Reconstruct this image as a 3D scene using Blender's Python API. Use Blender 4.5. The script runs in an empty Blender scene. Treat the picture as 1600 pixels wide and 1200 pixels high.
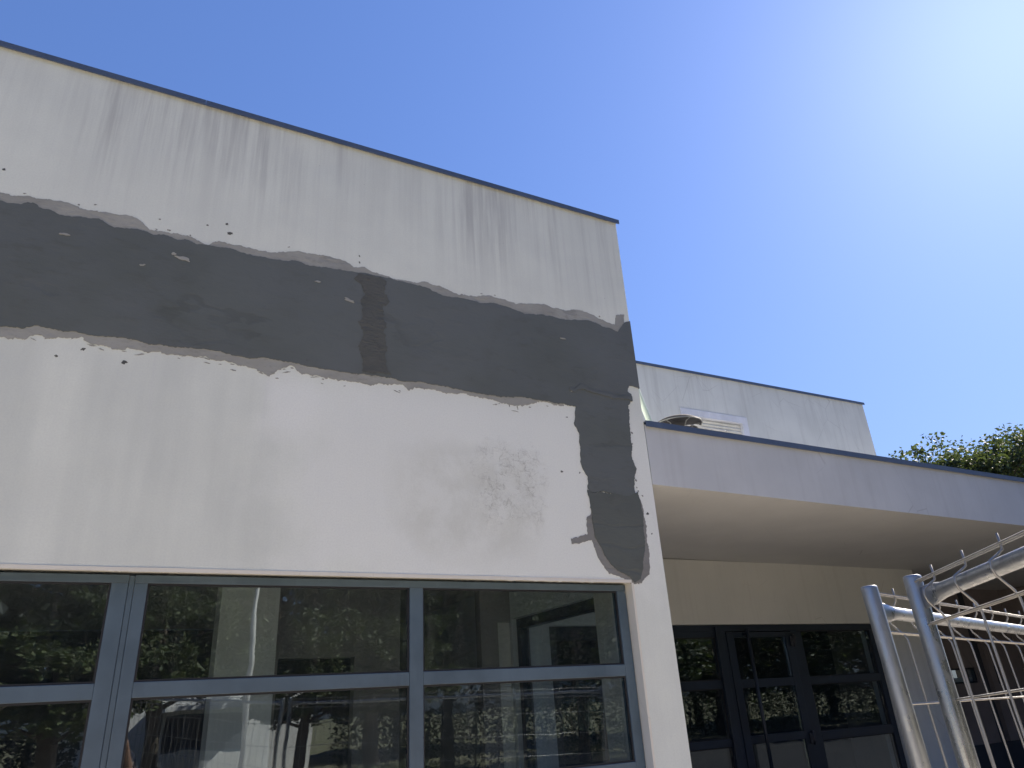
import bpy, bmesh, math, random
from mathutils import Vector, Matrix, noise
from mathutils.geometry import tessellate_polygon
S = bpy.context.scene
C = S.collection
R = math.radians
random.seed(7)

# ------------------------------------------------------------------ camera
EYE = Vector((0.0, 0.0, 1.65))
cam_d = bpy.data.cameras.new('camera')
cam = bpy.data.objects.new('camera', cam_d)
C.objects.link(cam)
cam.matrix_world = Matrix(((0.8935, -0.1376, -0.4274, 0.0),
                           (-0.4450, -0.3902, -0.8061, 0.0),
                           (-0.0558, 0.9104, -0.4101, 1.65),
                           (0, 0, 0, 1)))
cam_d.sensor_width = 36.0
cam_d.sensor_fit = 'HORIZONTAL'
cam_d.lens = 36.0 * 1117.0 / 1600.0
cam_d.clip_start = 0.05
cam_d.clip_end = 1500
S.camera = cam

# ------------------------------------------------------------------ daylight
SUN_EL, SUN_AZ = R(40.0), R(75.0)          # azimuth from +Y towards +X
w = bpy.data.worlds.new('World')
S.world = w
w.use_nodes = True
wn = w.node_tree.nodes
bg = wn['Background']
sky = wn.new('ShaderNodeTexSky')
sky.sky_type = 'NISHITA'
sky.sun_disc = False
sky.sun_elevation = SUN_EL
sky.sun_rotation = SUN_AZ
sky.altitude = 100
sky.air_density = 2.0
sky.dust_density = 0.95
sky.ozone_density = 6.0
bg.inputs['Strength'].default_value = 0.05
tint = wn.new('ShaderNodeMix')                # camera white balance of this clear day, over the whole sky
tint.data_type = 'RGBA'
tint.blend_type = 'MULTIPLY'
tint.inputs[0].default_value = 1.0
tint.inputs[7].default_value = (0.785, 1.02, 1.76, 1)
soft = wn.new('ShaderNodeGamma')               # the camera's soft highlight response, over the whole sky
soft.inputs['Gamma'].default_value = 0.72
w.node_tree.links.new(sky.outputs['Color'], soft.inputs['Color'])
w.node_tree.links.new(soft.outputs['Color'], tint.inputs[6])
w.node_tree.links.new(tint.outputs[2], bg.inputs['Color'])
sun_d = bpy.data.lights.new('sun', 'SUN')
sun_d.energy = 5.0
sun_d.angle = R(0.53)
sun_d.color = (1.0, 0.89, 0.75)
sun = bpy.data.objects.new('sun', sun_d)
C.objects.link(sun)
sdir = Vector((math.sin(SUN_AZ)*math.cos(SUN_EL), math.cos(SUN_AZ)*math.cos(SUN_EL), math.sin(SUN_EL)))
sun.rotation_euler = sdir.to_track_quat('Z', 'Y').to_euler()
sun.location = (30, 8, 25)
S.view_settings.view_transform = 'Standard'
S.view_settings.look = 'None'
S.view_settings.gamma = 1.0
S.view_settings.use_curve_mapping = False
S.view_settings.exposure = 1.43
S.render.engine = 'CYCLES'
S.cycles.max_bounces = 10
S.cycles.diffuse_bounces = 5
S.cycles.transparent_max_bounces = 12
S.cycles.use_denoising = True

# ------------------------------------------------------------------ helpers
def empty(name, loc=(0, 0, 0), rz=0.0):
    o = bpy.data.objects.new(name, None)
    C.objects.link(o)
    o.location = loc
    o.rotation_euler = (0, 0, rz)
    o.empty_display_size = 0.2
    return o

def tag(o, label=None, cat=None, group=None, kind=None):
    if label: o['label'] = label
    if cat: o['category'] = cat
    if group: o['group'] = group
    if kind: o['kind'] = kind
    return o

def link(name, bm, mat, parent=None, smooth=False):
    me = bpy.data.meshes.new(name)
    bm.to_mesh(me)
    bm.free()
    mats = mat if isinstance(mat, (list, tuple)) else [mat]
    for m in mats: me.materials.append(m)
    if smooth:
        for p in me.polygons: p.use_smooth = True
    o = bpy.data.objects.new(name, me)
    C.objects.link(o)
    if parent is not None: o.parent = parent
    return o

def box(bm, x0, x1, y0, y1, z0, z1, mi=0, bev=0.0):
    vs = [bm.verts.new(p) for p in ((x0,y0,z0),(x1,y0,z0),(x1,y1,z0),(x0,y1,z0),(x0,y0,z1),(x1,y0,z1),(x1,y1,z1),(x0,y1,z1))]
    fs = [bm.faces.new([vs[i] for i in f]) for f in ((0,3,2,1),(4,5,6,7),(0,1,5,4),(1,2,6,5),(2,3,7,6),(3,0,4,7))]
    for f in fs: f.material_index = mi
    if bev > 0:
        es = list({e for f in fs for e in f.edges})
        bmesh.ops.bevel(bm, geom=es, offset=bev, segments=2, affect='EDGES', profile=0.5)
    return vs

def box_obj(name, b, mat, parent=None, bev=0.0):
    bm = bmesh.new()
    box(bm, *b, bev=bev)
    return link(name, bm, mat, parent)

def tube(bm, pts, rad, n=8, flat=None, caps=True):
    """sweep a circle along pts; rad number or list; flat: list of (wide, thin) factors"""
    pts = [Vector(p) for p in pts]
    rads = rad if isinstance(rad, (list, tuple)) else [rad]*len(pts)
    rings = []
    t0 = (pts[1]-pts[0]).normalized()
    ref = Vector((0, 0, 1)) if abs(t0.z) < 0.9 else Vector((1, 0, 0))
    u = (ref - t0*ref.dot(t0)).normalized()
    for i, p in enumerate(pts):
        a = pts[max(i-1, 0)]
        b = pts[min(i+1, len(pts)-1)]
        t = (b-a).normalized()
        u = (u - t*u.dot(t)).normalized()
        v = t.cross(u)
        fu, fv = flat[i] if flat else (1, 1)
        rings.append([bm.verts.new(p + (u*math.cos(2*math.pi*k/n)*fu + v*math.sin(2*math.pi*k/n)*fv)*rads[i]) for k in range(n)])
    for i in range(len(rings)-1):
        for k in range(n):
            bm.faces.new((rings[i][k], rings[i][(k+1) % n], rings[i+1][(k+1) % n], rings[i+1][k])).smooth = True
    if caps:
        bm.faces.new(list(reversed(rings[0])))
        bm.faces.new(rings[-1])

def tube_obj(name, pts, rad, mat, parent=None, n=8, flat=None):
    bm = bmesh.new()
    tube(bm, pts, rad, n, flat)
    return link(name, bm, mat, parent)

def prism(name, outline, y0, y1, mat, parent=None):
    """polygon in the x-z plane extruded from y0 (towards camera) to y1; mat slot 1 = rim"""
    bm = bmesh.new()
    f = [bm.verts.new((x, y0, z)) for x, z in outline]
    b = [bm.verts.new((x, y1, z)) for x, z in outline]
    n = len(outline)
    tris = tessellate_polygon([[Vector((x, z, 0)) for x, z in outline]])
    for t in tris:
        try:
            bm.faces.new([f[i] for i in t])
            bm.faces.new([b[i] for i in reversed(t)])
        except ValueError:
            pass
    for i in range(n):
        try:
            q = bm.faces.new((f[i], f[(i+1) % n], b[(i+1) % n], b[i]))
            q.material_index = 1 if isinstance(mat, (list, tuple)) and len(mat) > 1 else 0
        except ValueError:
            pass
    bmesh.ops.recalc_face_normals(bm, faces=bm.faces)
    return link(name, bm, mat, parent)

def rough(pts, amp=0.006, seg=0.009, seed=0.0, closed=True, hold=None):
    """subdivide an outline and roughen it; hold(x, z) True keeps a vertex on its line"""
    out = []
    n = len(pts)
    for i in range(n if closed else n-1):
        a, b = pts[i], pts[(i+1) % n]
        d = math.hypot(b[0]-a[0], b[1]-a[1])
        k = max(1, int(d/seg))
        for j in range(k):
            t = j/k
            x, z = a[0]+(b[0]-a[0])*t, a[1]+(b[1]-a[1])*t
            if not (hold and hold(x, z)):
                v = Vector((x*14, z*14, seed))
                v2 = Vector((x*60, z*60, seed+9)); v3 = Vector((x*170, z*170, seed+4))
                x += amp*(noise.noise(v) + 0.6*noise.noise(v2) + 0.5*noise.noise(v3))
                z += amp*(noise.noise(v+Vector((31, 7, 3))) + 0.6*noise.noise(v2+Vector((11, 5, 1))) + 0.5*noise.noise(v3+Vector((2, 8, 5))))
            out.append((x, z))
    return out

# ------------------------------------------------------------------ materials
class NT:
    def __init__(self, name):
        self.m = bpy.data.materials.new(name)
        self.m.use_nodes = True
        self.t = self.m.node_tree
        self.b = self.t.nodes['Principled BSDF']
        self.out = self.t.nodes['Material Output']
        self.co = self.n('ShaderNodeTexCoord').outputs['Object']
    def n(self, ty, **kw):
        x = self.t.nodes.new(ty)
        for k, v in kw.items(): setattr(x, k, v)
        return x
    def l(self, a, b): self.t.links.new(a, b)
    def mapped(self, scale=(1, 1, 1), loc=(0, 0, 0), src=None):
        m = self.n('ShaderNodeMapping')
        m.inputs['Scale'].default_value = scale
        m.inputs['Location'].default_value = loc
        self.l(src or self.co, m.inputs['Vector'])
        return m.outputs['Vector']
    def noise(self, scale=5, detail=4, rough=0.55, vec=None, dist=0.0):
        x = self.n('ShaderNodeTexNoise')
        x.inputs['Scale'].default_value = scale
        x.inputs['Detail'].default_value = detail
        x.inputs['Roughness'].default_value = rough
        x.inputs['Distortion'].default_value = dist
        self.l(vec or self.co, x.inputs['Vector'])
        return x.outputs['Fac']
    def voro(self, scale=5, feature='F1', vec=None):
        x = self.n('ShaderNodeTexVoronoi', feature=feature)
        x.inputs['Scale'].default_value = scale
        self.l(vec or self.co, x.inputs['Vector'])
        return x.outputs['Distance']
    def ramp(self, f, a, b, lo=0.0, hi=1.0, smooth=True):
        x = self.n('ShaderNodeMapRange')
        x.interpolation_type = 'SMOOTHSTEP' if smooth else 'LINEAR'
        x.inputs['From Min'].default_value = a
        x.inputs['From Max'].default_value = b
        x.inputs['To Min'].default_value = lo
        x.inputs['To Max'].default_value = hi
        self.l(f, x.inputs['Value'])
        return x.outputs['Result']
    def math(self, op, a, b=None):
        x = self.n('ShaderNodeMath', operation=op)
        for i, v in enumerate((a, b)):
            if v is None: continue
            if isinstance(v, (int, float)): x.inputs[i].default_value = v
            else: self.l(v, x.inputs[i])
        return x.outputs[0]
    def mix(self, f, a, b, mode='MIX'):
        x = self.n('ShaderNodeMix', data_type='RGBA', blend_type=mode)
        for s, v in ((x.inputs[0], f), (x.inputs[6], a), (x.inputs[7], b)):
            if isinstance(v, (int, float)): s.default_value = v
            elif isinstance(v, tuple): s.default_value = v if len(v) == 4 else v+(1,)
            else: self.l(v, s)
        return x.outputs[2]
    def xyz(self):
        s = self.n('ShaderNodeSeparateXYZ')
        self.l(self.co, s.inputs[0])
        return s.outputs
    def col(self, c):
        if isinstance(c, tuple): self.b.inputs['Base Color'].default_value = c if len(c) == 4 else c+(1,)
        else: self.l(c, self.b.inputs['Base Color'])
    def bump(self, h, strength=0.3, dist=0.01):
        x = self.n('ShaderNodeBump')
        x.inputs['Strength'].default_value = strength
        x.inputs['Distance'].default_value = dist
        self.l(h, x.inputs['Height'])
        self.l(x.outputs[0], self.b.inputs['Normal'])
    def set(self, **kw):
        for k, v in kw.items():
            self.b.inputs[k.replace('_', ' ').capitalize() if k not in ('IOR',) else k].default_value = v
        return self

def window_blob(t, X, Z, cx, cz, rx, rz, edge=0.35, warp=None, wamt=0.0):
    """soft irregular blob mask 0..1"""
    dx = t.math('DIVIDE', t.math('ABSOLUTE', t.math('SUBTRACT', X, cx)), rx)
    dz = t.math('DIVIDE', t.math('ABSOLUTE', t.math('SUBTRACT', Z, cz)), rz)
    d = t.math('POWER', t.math('ADD', t.math('POWER', dx, 3.0), t.math('POWER', dz, 3.0)), 0.3333)
    if warp is not None:
        d = t.math('ADD', d, t.math('MULTIPLY', t.math('SUBTRACT', warp, 0.5), wamt))
    return t.ramp(d, 1.0-edge, 1.0+edge, 1.0, 0.0)
def make_facade():
    t = NT('aged white painted render')
    X, Y, Z = t.xyz()
    st1 = t.noise(1.0, 5, 0.62, t.mapped((10.0, 1, 0.5)))
    st2 = t.noise(1.0, 4, 0.6, t.mapped((31.0, 1, 0.8), (3, 0, 0)))
    st3 = t.noise(1.0, 3, 0.6, t.mapped((2.2, 1, 0.3), (8, 0, 0)))
    cloud = t.noise(1.7, 5, 0.6)
    # dark runs starting at the coping and dying downwards
    reach = t.ramp(t.math('ADD', Z, t.math('MULTIPLY', t.math('SUBTRACT', st3, 0.5), 1.6)), 4.75, 5.8)
    run = t.math('MULTIPLY', t.ramp(t.math('ADD', t.math('MULTIPLY', st1, 0.6), t.math('MULTIPLY', st2, 0.4)), 0.40, 0.66), t.math('ADD', reach, 0.12))
    run = t.math('MULTIPLY', run, t.ramp(t.noise(1.0, 3, 0.5, t.mapped((1.1, 1, 0.35), (12, 0, 0))), 0.36, 0.6, 0.4, 1.25))
    c = t.mix(t.ramp(cloud, 0.35, 0.7), FAC_A, FAC_B)
    c = t.mix(t.math('MULTIPLY', run, 0.45), c, (0.36, 0.365, 0.36))
    # pale lime runs
    lime = t.math('MULTIPLY', t.ramp(st2, 0.55, 0.72), t.ramp(st1, 0.5, 0.35))
    c = t.mix(t.math('MULTIPLY', lime, 0.3), c, (0.62, 0.62, 0.62))
    # light greenish film on the lower wall
    low = t.ramp(Z, 4.0, 3.6)
    film = t.math('MULTIPLY', t.math('MULTIPLY', low, t.ramp(st3, 0.42, 0.6)), t.ramp(X, 1.2, 0.4))
    c = t.mix(t.math('MULTIPLY', film, 0.28), c, (0.47, 0.50, 0.47))
    # freshly whitened area round the repair
    wn_ = t.noise(2.6, 5, 0.6, t.mapped((1, 1, 1), (5, 2, 2)))
    white = t.math('MULTIPLY', window_blob(t, X, Z, 2.35, 3.2, 1.65, 0.85, 0.22, wn_, 0.9), low)
    c = t.mix(t.math('MULTIPLY', white, 0.75), c, (0.785, 0.805, 0.765))
    white2 = window_blob(t, X, Z, 0.72, 3.52, 0.16, 0.2, 0.5, wn_, 1.4)
    c = t.mix(t.math('MULTIPLY', white2, 0.7), c, (0.795, 0.815, 0.775))
    # damp stain with blistered paint
    sn = t.noise(4.5, 6, 0.65, t.mapped((1, 1, 0.8), (1, 4, 9)))
    stain = window_blob(t, X, Z, 2.0, 2.98, 0.56, 0.42, 0.2, sn, 1.1)
    core = window_blob(t, X, Z, 2.32, 3.12, 0.28, 0.32, 0.3, sn, 1.3)
    wv = t.n('ShaderNodeVectorMath', operation='ADD')
    nz = t.n('ShaderNodeTexNoise'); nz.inputs['Scale'].default_value = 9.0; nz.inputs['Detail'].default_value = 4
    t.l(t.co, nz.inputs['Vector'])
    sc = t.n('ShaderNodeVectorMath', operation='SCALE'); sc.inputs['Scale'].default_value = 0.16
    t.l(nz.outputs['Color'], sc.inputs[0]); t.l(t.co, wv.inputs[0]); t.l(sc.outputs[0], wv.inputs[1])
    cr = t.voro(9.0, 'DISTANCE_TO_EDGE', wv.outputs[0])
    cr2 = t.voro(21.0, 'DISTANCE_TO_EDGE', wv.outputs[0])
    crack = t.math('MAXIMUM', t.ramp(cr, 0.035, 0.0), t.math('MULTIPLY', t.ramp(cr2, 0.05, 0.0), 0.6))
    sg = t.noise(11, 5, 0.7)
    c = t.mix(t.math('MULTIPLY', stain, t.ramp(sn, 0.33, 0.66, 0.1, 0.5)), c, (0.55, 0.56, 0.495))
    c = t.mix(t.math('MULTIPLY', core, t.math('MULTIPLY', t.ramp(sg, 0.5, 0.7), 0.38)), c, (0.45, 0.45, 0.40))
    ck = t.math('MULTIPLY', t.math('MULTIPLY', crack, core), t.ramp(sg, 0.4, 0.62))
    c = t.mix(t.math('MULTIPLY', ck, 0.5), c, (0.25, 0.25, 0.22))
    peel = t.math('MULTIPLY', core, t.ramp(t.noise(26, 5, 0.7), 0.56, 0.62))
    c = t.mix(t.math('MULTIPLY', peel, 0.55), c, (0.76, 0.76, 0.72))
    # specks and small scuffs
    sp = t.voro(5.5)
    spk = t.math('MULTIPLY', t.ramp(sp, 0.026, 0.016), t.ramp(t.noise(0.8, 2), 0.52, 0.6))
    c = t.mix(t.math('MULTIPLY', spk, 0.4), c, (0.2, 0.2, 0.2))
    fine = t.noise(90, 3, 0.6)
    c = t.mix(t.ramp(fine, 0.3, 0.75, 0.0, 0.12), c, (0.36, 0.36, 0.36))
    t.col(c)
    h = t.math('ADD', t.math('MULTIPLY', t.noise(160, 3, 0.6), 0.25), t.math('MULTIPLY', t.noise(3.0, 4, 0.5), 1.4))
    h = t.math('ADD', h, t.math('MULTIPLY', t.math('MULTIPLY', t.math('ADD', crack, t.math('MULTIPLY', sg, 1.3)), core), 0.9))
    t.bump(h, 0.28, 0.012)
    t.b.inputs['Roughness'].default_value = 0.85
    return t.m

FAC_A, FAC_B = (0.685, 0.712, 0.655), (0.74, 0.768, 0.70)
M_fac = make_facade()

def make_plain_render(name, a, b, streak=0.3, dark=(0.3, 0.3, 0.3), rough=0.85):
    t = NT(name)
    st = t.noise(1.0, 5, 0.6, t.mapped((6.0, 6.0, 0.4), (2, 2, 2)))
    st2 = t.noise(1.0, 4, 0.6, t.mapped((19.0, 19.0, 0.8), (7, 2, 2)))
    c = t.mix(t.ramp(t.noise(1.3, 5, 0.6), 0.3, 0.72), a, b)
    c = t.mix(t.math('MULTIPLY', t.ramp(t.math('MULTIPLY', t.math('ADD', st, st2), 0.5), 0.48, 0.68), streak), c, dark)
    hair = t.ramp(t.voro(3.1, 'DISTANCE_TO_EDGE', t.mapped((1, 1, 0.55))), 0.008, 0.0)
    c = t.mix(t.math('MULTIPLY', t.math('MULTIPLY', hair, t.ramp(t.noise(0.9, 3), 0.53, 0.62)), 0.45), c, dark)
    t.col(c)
    t.bump(t.math('ADD', t.math('MULTIPLY', t.noise(140, 3, 0.6), 0.25), t.noise(2.5, 4, 0.5)), 0.25, 0.012)
    t.b.inputs['Roughness'].default_value = rough
    return t.m

M_fascia = make_plain_render('pale grey fascia paint', (0.50, 0.52, 0.53), (0.565, 0.585, 0.595), 0.16)
M_rear = make_plain_render('weathered rear render', (0.58, 0.60, 0.585), (0.66, 0.68, 0.66), 0.28)
M_cream = make_plain_render('cream porch paint', (0.55, 0.555, 0.525), (0.60, 0.60, 0.565), 0.12, (0.27, 0.25, 0.22))
M_soffit = make_plain_render('cream soffit paint', (0.58, 0.58, 0.56), (0.63, 0.63, 0.605), 0.0)
M_reveal = make_plain_render('cream reveal paint', (0.66, 0.63, 0.55), (0.72, 0.69, 0.61), 0.08, (0.4, 0.36, 0.3))
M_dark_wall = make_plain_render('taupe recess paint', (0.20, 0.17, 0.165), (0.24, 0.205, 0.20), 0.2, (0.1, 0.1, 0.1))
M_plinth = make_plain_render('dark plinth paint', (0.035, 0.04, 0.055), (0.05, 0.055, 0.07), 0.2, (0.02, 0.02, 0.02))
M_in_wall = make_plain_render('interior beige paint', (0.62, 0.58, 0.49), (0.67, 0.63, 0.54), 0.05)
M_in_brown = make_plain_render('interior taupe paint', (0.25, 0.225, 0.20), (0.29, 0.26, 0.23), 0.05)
M_in_dark = make_plain_render('back room darkness as colour', (0.03, 0.035, 0.05), (0.04, 0.045, 0.06), 0.05)  # near-black colour stands in for the unlit depth of the rooms
M_white = make_plain_render('white outbuilding paint', (0.76, 0.74, 0.70), (0.84, 0.82, 0.78), 0.12)

def make_mortar(name, a, b, c2, bump=0.5, scale=1.0):
    t = NT(name)
    X, Y, Z = t.xyz()
    n1 = t.noise(1.6*scale, 4, 0.55, t.mapped((1, 1, 1.6)))
    n2 = t.noise(7*scale, 6, 0.65, t.mapped((1.0, 1, 2.4)))
    n3 = t.noise(70, 3, 0.6)
    c = t.mix(t.ramp(n1, 0.38, 0.66), a, b)
    c = t.mix(t.ramp(n2, 0.5, 0.72, 0, 0.7), c, c2)
    dry = t.noise(0.9*scale, 3, 0.5, t.mapped((1, 1, 1), (4, 4, 4)))
    c = t.mix(t.ramp(dry, 0.42, 0.6, 0, 0.5), c, tuple(v*1.22 for v in a))
    # trowel arcs
    wv = t.n('ShaderNodeTexWave', wave_type='RINGS')
    wv.inputs['Scale'].default_value = 1.1; wv.inputs['Distortion'].default_value = 7.0
    wv.inputs['Detail'].default_value = 4.0; wv.inputs['Detail Scale'].default_value = 1.2
    t.l(t.mapped((1, 1, 2.2), (-0.4, 0, -9.2)), wv.inputs['Vector'])
    arc = t.ramp(wv.outputs['Fac'], 0.955, 1.0)
    c = t.mix(t.math('MULTIPLY', arc, t.ramp(n1, 0.45, 0.65, 0.0, 0.3)), c, tuple(v*0.6 for v in c2))
    pit = t.math('MULTIPLY', t.ramp(t.voro(17), 0.07, 0.03), t.ramp(n2, 0.52, 0.62))
    c = t.mix(t.math('MULTIPLY', pit, 0.7), c, tuple(v*0.4 for v in c2))
    t.col(c)
    t.bump(t.math('ADD', t.math('MULTIPLY', n2, 1.0), t.math('ADD', t.math('MULTIPLY', n3, 0.15), t.math('MULTIPLY', arc, -0.25))), bump, 0.02)
    t.b.inputs['Roughness'].default_value = 0.8
    return t.m

M_band = make_mortar('dark repair mortar', (0.110, 0.122, 0.122), (0.102, 0.114, 0.107), (0.090, 0.099, 0.090), 0.25)
M_band2 = make_mortar('damp repair mortar', (0.092, 0.102, 0.094), (0.100, 0.110, 0.102), (0.078, 0.085, 0.076), 0.4)
M_rough = make_mortar('coarse repair mortar', (0.088, 0.092, 0.084), (0.104, 0.105, 0.095), (0.062, 0.063, 0.055), 0.6, 3.0)
M_skim2 = make_mortar('thin grey mortar smear', (0.20, 0.198, 0.188), (0.24, 0.236, 0.222), (0.165, 0.163, 0.152), 0.4, 2.0)
M_skim = make_mortar('grey skim mortar', (0.285, 0.285, 0.26), (0.35, 0.35, 0.32), (0.23, 0.23, 0.205), 0.4, 2.0)

def make_metal_paint(name, a, rough=0.4, spec=0.5, metal=0.0, var=0.12, scale=3):
    t = NT(name)
    n = t.noise(scale, 5, 0.6)
    c = t.mix(t.ramp(n, 0.3, 0.7), tuple(v*(1-var) for v in a), tuple(v*(1+var) for v in a))
    dust = t.ramp(t.noise(1, 4, 0.65, t.mapped((12, 12, 2))), 0.52, 0.75, 0, 0.25)
    c = t.mix(dust, c, tuple(min(1, v*1.5+0.006) for v in a))
    t.col(c)
    t.l(t.ramp(n, 0.2, 0.8, rough-0.08, rough+0.12), t.b.inputs['Roughness'])
    t.b.inputs['Metallic'].default_value = metal
    t.bump(t.noise(220, 2, 0.5), 0.04, 0.003)
    return t.m

M_frame = make_metal_paint('blue grey window aluminium', (0.078, 0.115, 0.148), 0.42)
M_door = make_metal_paint('dark blue grey door aluminium', (0.010, 0.018, 0.032), 0.4)
M_flash = make_metal_paint('slate blue coping metal', (0.07, 0.095, 0.15), 0.45)
M_gasket = make_metal_paint('black rubber gasket', (0.012, 0.013, 0.016), 0.6)
M_shut = make_metal_paint('white shutter plastic', (0.62, 0.62, 0.58), 0.5)
M_wframe = make_metal_paint('white window surround', (0.66, 0.68, 0.74), 0.5)
M_pipe = make_metal_paint('pale green pipe plastic', (0.50, 0.60, 0.56), 0.4)
M_tub = make_metal_paint('black vent plastic', (0.012, 0.012, 0.018), 0.85)
M_rim = make_metal_paint('grey rim plastic', (0.20, 0.205, 0.205), 0.5)
M_sheet = make_metal_paint('crumpled pale sheet', (0.55, 0.56, 0.56), 0.6)
M_pole = make_metal_paint('light lamp post paint', (0.55, 0.54, 0.50), 0.5)
M_hinge = make_metal_paint('black hinge metal', (0.02, 0.022, 0.03), 0.4)

def make_galv(name, rough=0.26, base=(0.34, 0.36, 0.38)):
    t = NT(name)
    v = t.n('ShaderNodeTexVoronoi'); v.inputs['Scale'].default_value = 90
    t.l(t.mapped((1, 1, 0.4)), v.inputs['Vector'])
    sp = t.n('ShaderNodeSeparateColor'); t.l(v.outputs['Color'], sp.inputs[0])
    n = t.noise(18, 5, 0.65, t.mapped((1, 1, 0.25)))
    c = t.mix(t.ramp(sp.outputs[0], 0, 1, 0, 0.5), base, tuple(x*0.78 for x in base))
    c = t.mix(t.ramp(n, 0.55, 0.72, 0, 0.5), c, tuple(x*0.55 for x in base))
    t.col(c)
    t.b.inputs['Metallic'].default_value = 0.9
    t.l(t.ramp(t.math('ADD', n, t.math('MULTIPLY', sp.outputs[0], 0.2)), 0.3, 0.8, rough-0.08, rough+0.22), t.b.inputs['Roughness'])
    t.bump(t.math('ADD', n, t.math('MULTIPLY', t.noise(130, 3, 0.6), 0.35)), 0.12, 0.004)
    return t.m
M_galv = make_galv('galvanised steel tube')
M_wire = make_galv('galvanised wire', 0.4, (0.36, 0.355, 0.34))

def make_glass():
    t = NT('double glazing with dusty film')
    t.t.nodes.remove(t.b)
    tr = t.n('ShaderNodeBsdfTransparent')
    tr.inputs['Color'].default_value = (0.77, 0.83, 0.87, 1)
    gl = t.n('ShaderNodeBsdfGlossy')
    gl.inputs['Roughness'].default_value = 0.0
    gl.inputs['Color'].default_value = (0.80, 0.90, 1.0, 1)
    bp = t.n('ShaderNodeBump'); bp.inputs['Strength'].default_value = 0.05; bp.inputs['Distance'].default_value = 0.02
    t.l(t.noise(2.2, 2, 0.5), bp.inputs['Height'])
    t.l(bp.outputs[0], gl.inputs['Normal'])
    ge = t.n('ShaderNodeNewGeometry')
    dp = t.n('ShaderNodeVectorMath', operation='DOT_PRODUCT')
    t.l(ge.outputs['Normal'], dp.inputs[0]); t.l(ge.outputs['Incoming'], dp.inputs[1])
    om = t.math('SUBTRACT', 1.0, t.math('ABSOLUTE', dp.outputs['Value']))
    k = t.math('ADD', GLASS_R0, t.math('MULTIPLY', t.math('POWER', om, 5.0), 1.0-GLASS_R0))
    m1 = t.n('ShaderNodeMixShader')
    t.l(k, m1.inputs[0]); t.l(tr.outputs[0], m1.inputs[1]); t.l(gl.outputs[0], m1.inputs[2])
    df = t.n('ShaderNodeBsdfDiffuse'); df.inputs['Color'].default_value = (0.5, 0.5, 0.47, 1)
    st = t.noise(1, 5, 0.65, t.mapped((26, 26, 1.6)))
    sp = t.ramp(t.voro(60), 0.16, 0.05)
    d = t.math('ADD', t.ramp(st, 0.5, 0.78, 0.008, 0.05), t.math('MULTIPLY', t.math('MULTIPLY', sp, t.ramp(t.noise(5, 4), 0.5, 0.7)), 0.07))
    m2 = t.n('ShaderNodeMixShader')
    t.l(d, m2.inputs[0]); t.l(m1.outputs[0], m2.inputs[1]); t.l(df.outputs[0], m2.inputs[2])
    t.l(m2.outputs[0], t.out.inputs['Surface'])
    return t.m
GLASS_R0 = 0.085
M_glass = make_glass()

def make_ground(name, a, b, sc=3):
    t = NT(name)
    c = t.mix(t.ramp(t.noise(0.35, 6, 0.6), 0.35, 0.68), a, b)
    c = t.mix(t.ramp(t.noise(60, 3, 0.7), 0.4, 0.7, 0, 0.35), c, tuple(v*0.6 for v in a))
    t.col(c)
    t.bump(t.noise(45, 4, 0.7), 0.4, 0.02)
    t.b.inputs['Specular IOR Level'].default_value = 0.12
    t.b.inputs['Roughness'].default_value = 0.95
    return t.m
M_ground = make_ground('dry sandy ground', (0.26, 0.24, 0.16), (0.17, 0.18, 0.08))
M_pave = make_ground('pale concrete paving', (0.60, 0.54, 0.45), (0.66, 0.60, 0.51))
M_walk = make_ground('grey asphalt path', (0.042, 0.042, 0.043), (0.056, 0.055, 0.054))
M_floor = make_ground('interior floor screed', (0.22, 0.20, 0.18), (0.26, 0.24, 0.21))

def make_leaf(name, a, b):
    t = NT(name)
    oi = t.n('ShaderNodeObjectInfo')
    g = t.n('ShaderNodeNewGeometry')
    c = t.mix(g.outputs['Random Per Island'], a, b)
    hs = t.n('ShaderNodeHueSaturation')
    t.l(c, hs.inputs['Color'])
    t.l(t.ramp(oi.outputs['Random'], 0, 1, 0.85, 1.15, False), hs.inputs['Value'])
    t.col(hs.outputs[0])
    t.b.inputs['Roughness'].default_value = 0.6
    tl = t.n('ShaderNodeBsdfTranslucent')
    t.l(t.mix(0.5, hs.outputs[0], (0.16, 0.22, 0.03)), tl.inputs['Color'])
    m = t.n('ShaderNodeMixShader'); m.inputs[0].default_value = 0.22
    t.l(t.b.outputs[0], m.inputs[1]); t.l(tl.outputs[0], m.inputs[2])
    t.l(m.outputs[0], t.out.inputs['Surface'])
    return t.m
M_leaf = make_leaf('oak leaves', (0.036, 0.062, 0.022), (0.078, 0.10, 0.038))
M_leaf2 = make_leaf('bright shrub leaves', (0.065, 0.09, 0.035), (0.125, 0.145, 0.06))
M_leaf3 = make_leaf('dark wood leaves', (0.018, 0.027, 0.021), (0.033, 0.044, 0.031))
M_leaf4 = make_leaf('grey green leaves', (0.030, 0.050, 0.024), (0.065, 0.085, 0.042))
M_bark = make_ground('tree bark', (0.16, 0.13, 0.10), (0.10, 0.085, 0.065))
# ------------------------------------------------------------------ ground (structure)
def sheet(name, x0, x1, y0, y1, z, mat):
    bm = bmesh.new()
    vs = [bm.verts.new(p) for p in ((x0, y0, z), (x1, y0, z), (x1, y1, z), (x0, y1, z))]
    bm.faces.new(vs)
    return tag(link(name, bm, mat), kind='structure')
sheet('ground', -450, 450, -450, 450, -0.012, M_ground)
sheet('low_bounce_yard', 6.5, 46, -11.5, 7.14, -0.004, M_walk)  # unseen dark sheet added to cut bounce and dim the door reflections
sheet('bounce_pavement', -16, 6.5, -6.8, 7.14, 0.0, M_pave)  # unseen; extent and pale tone shaped to bounce light onto the lower wall

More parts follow.
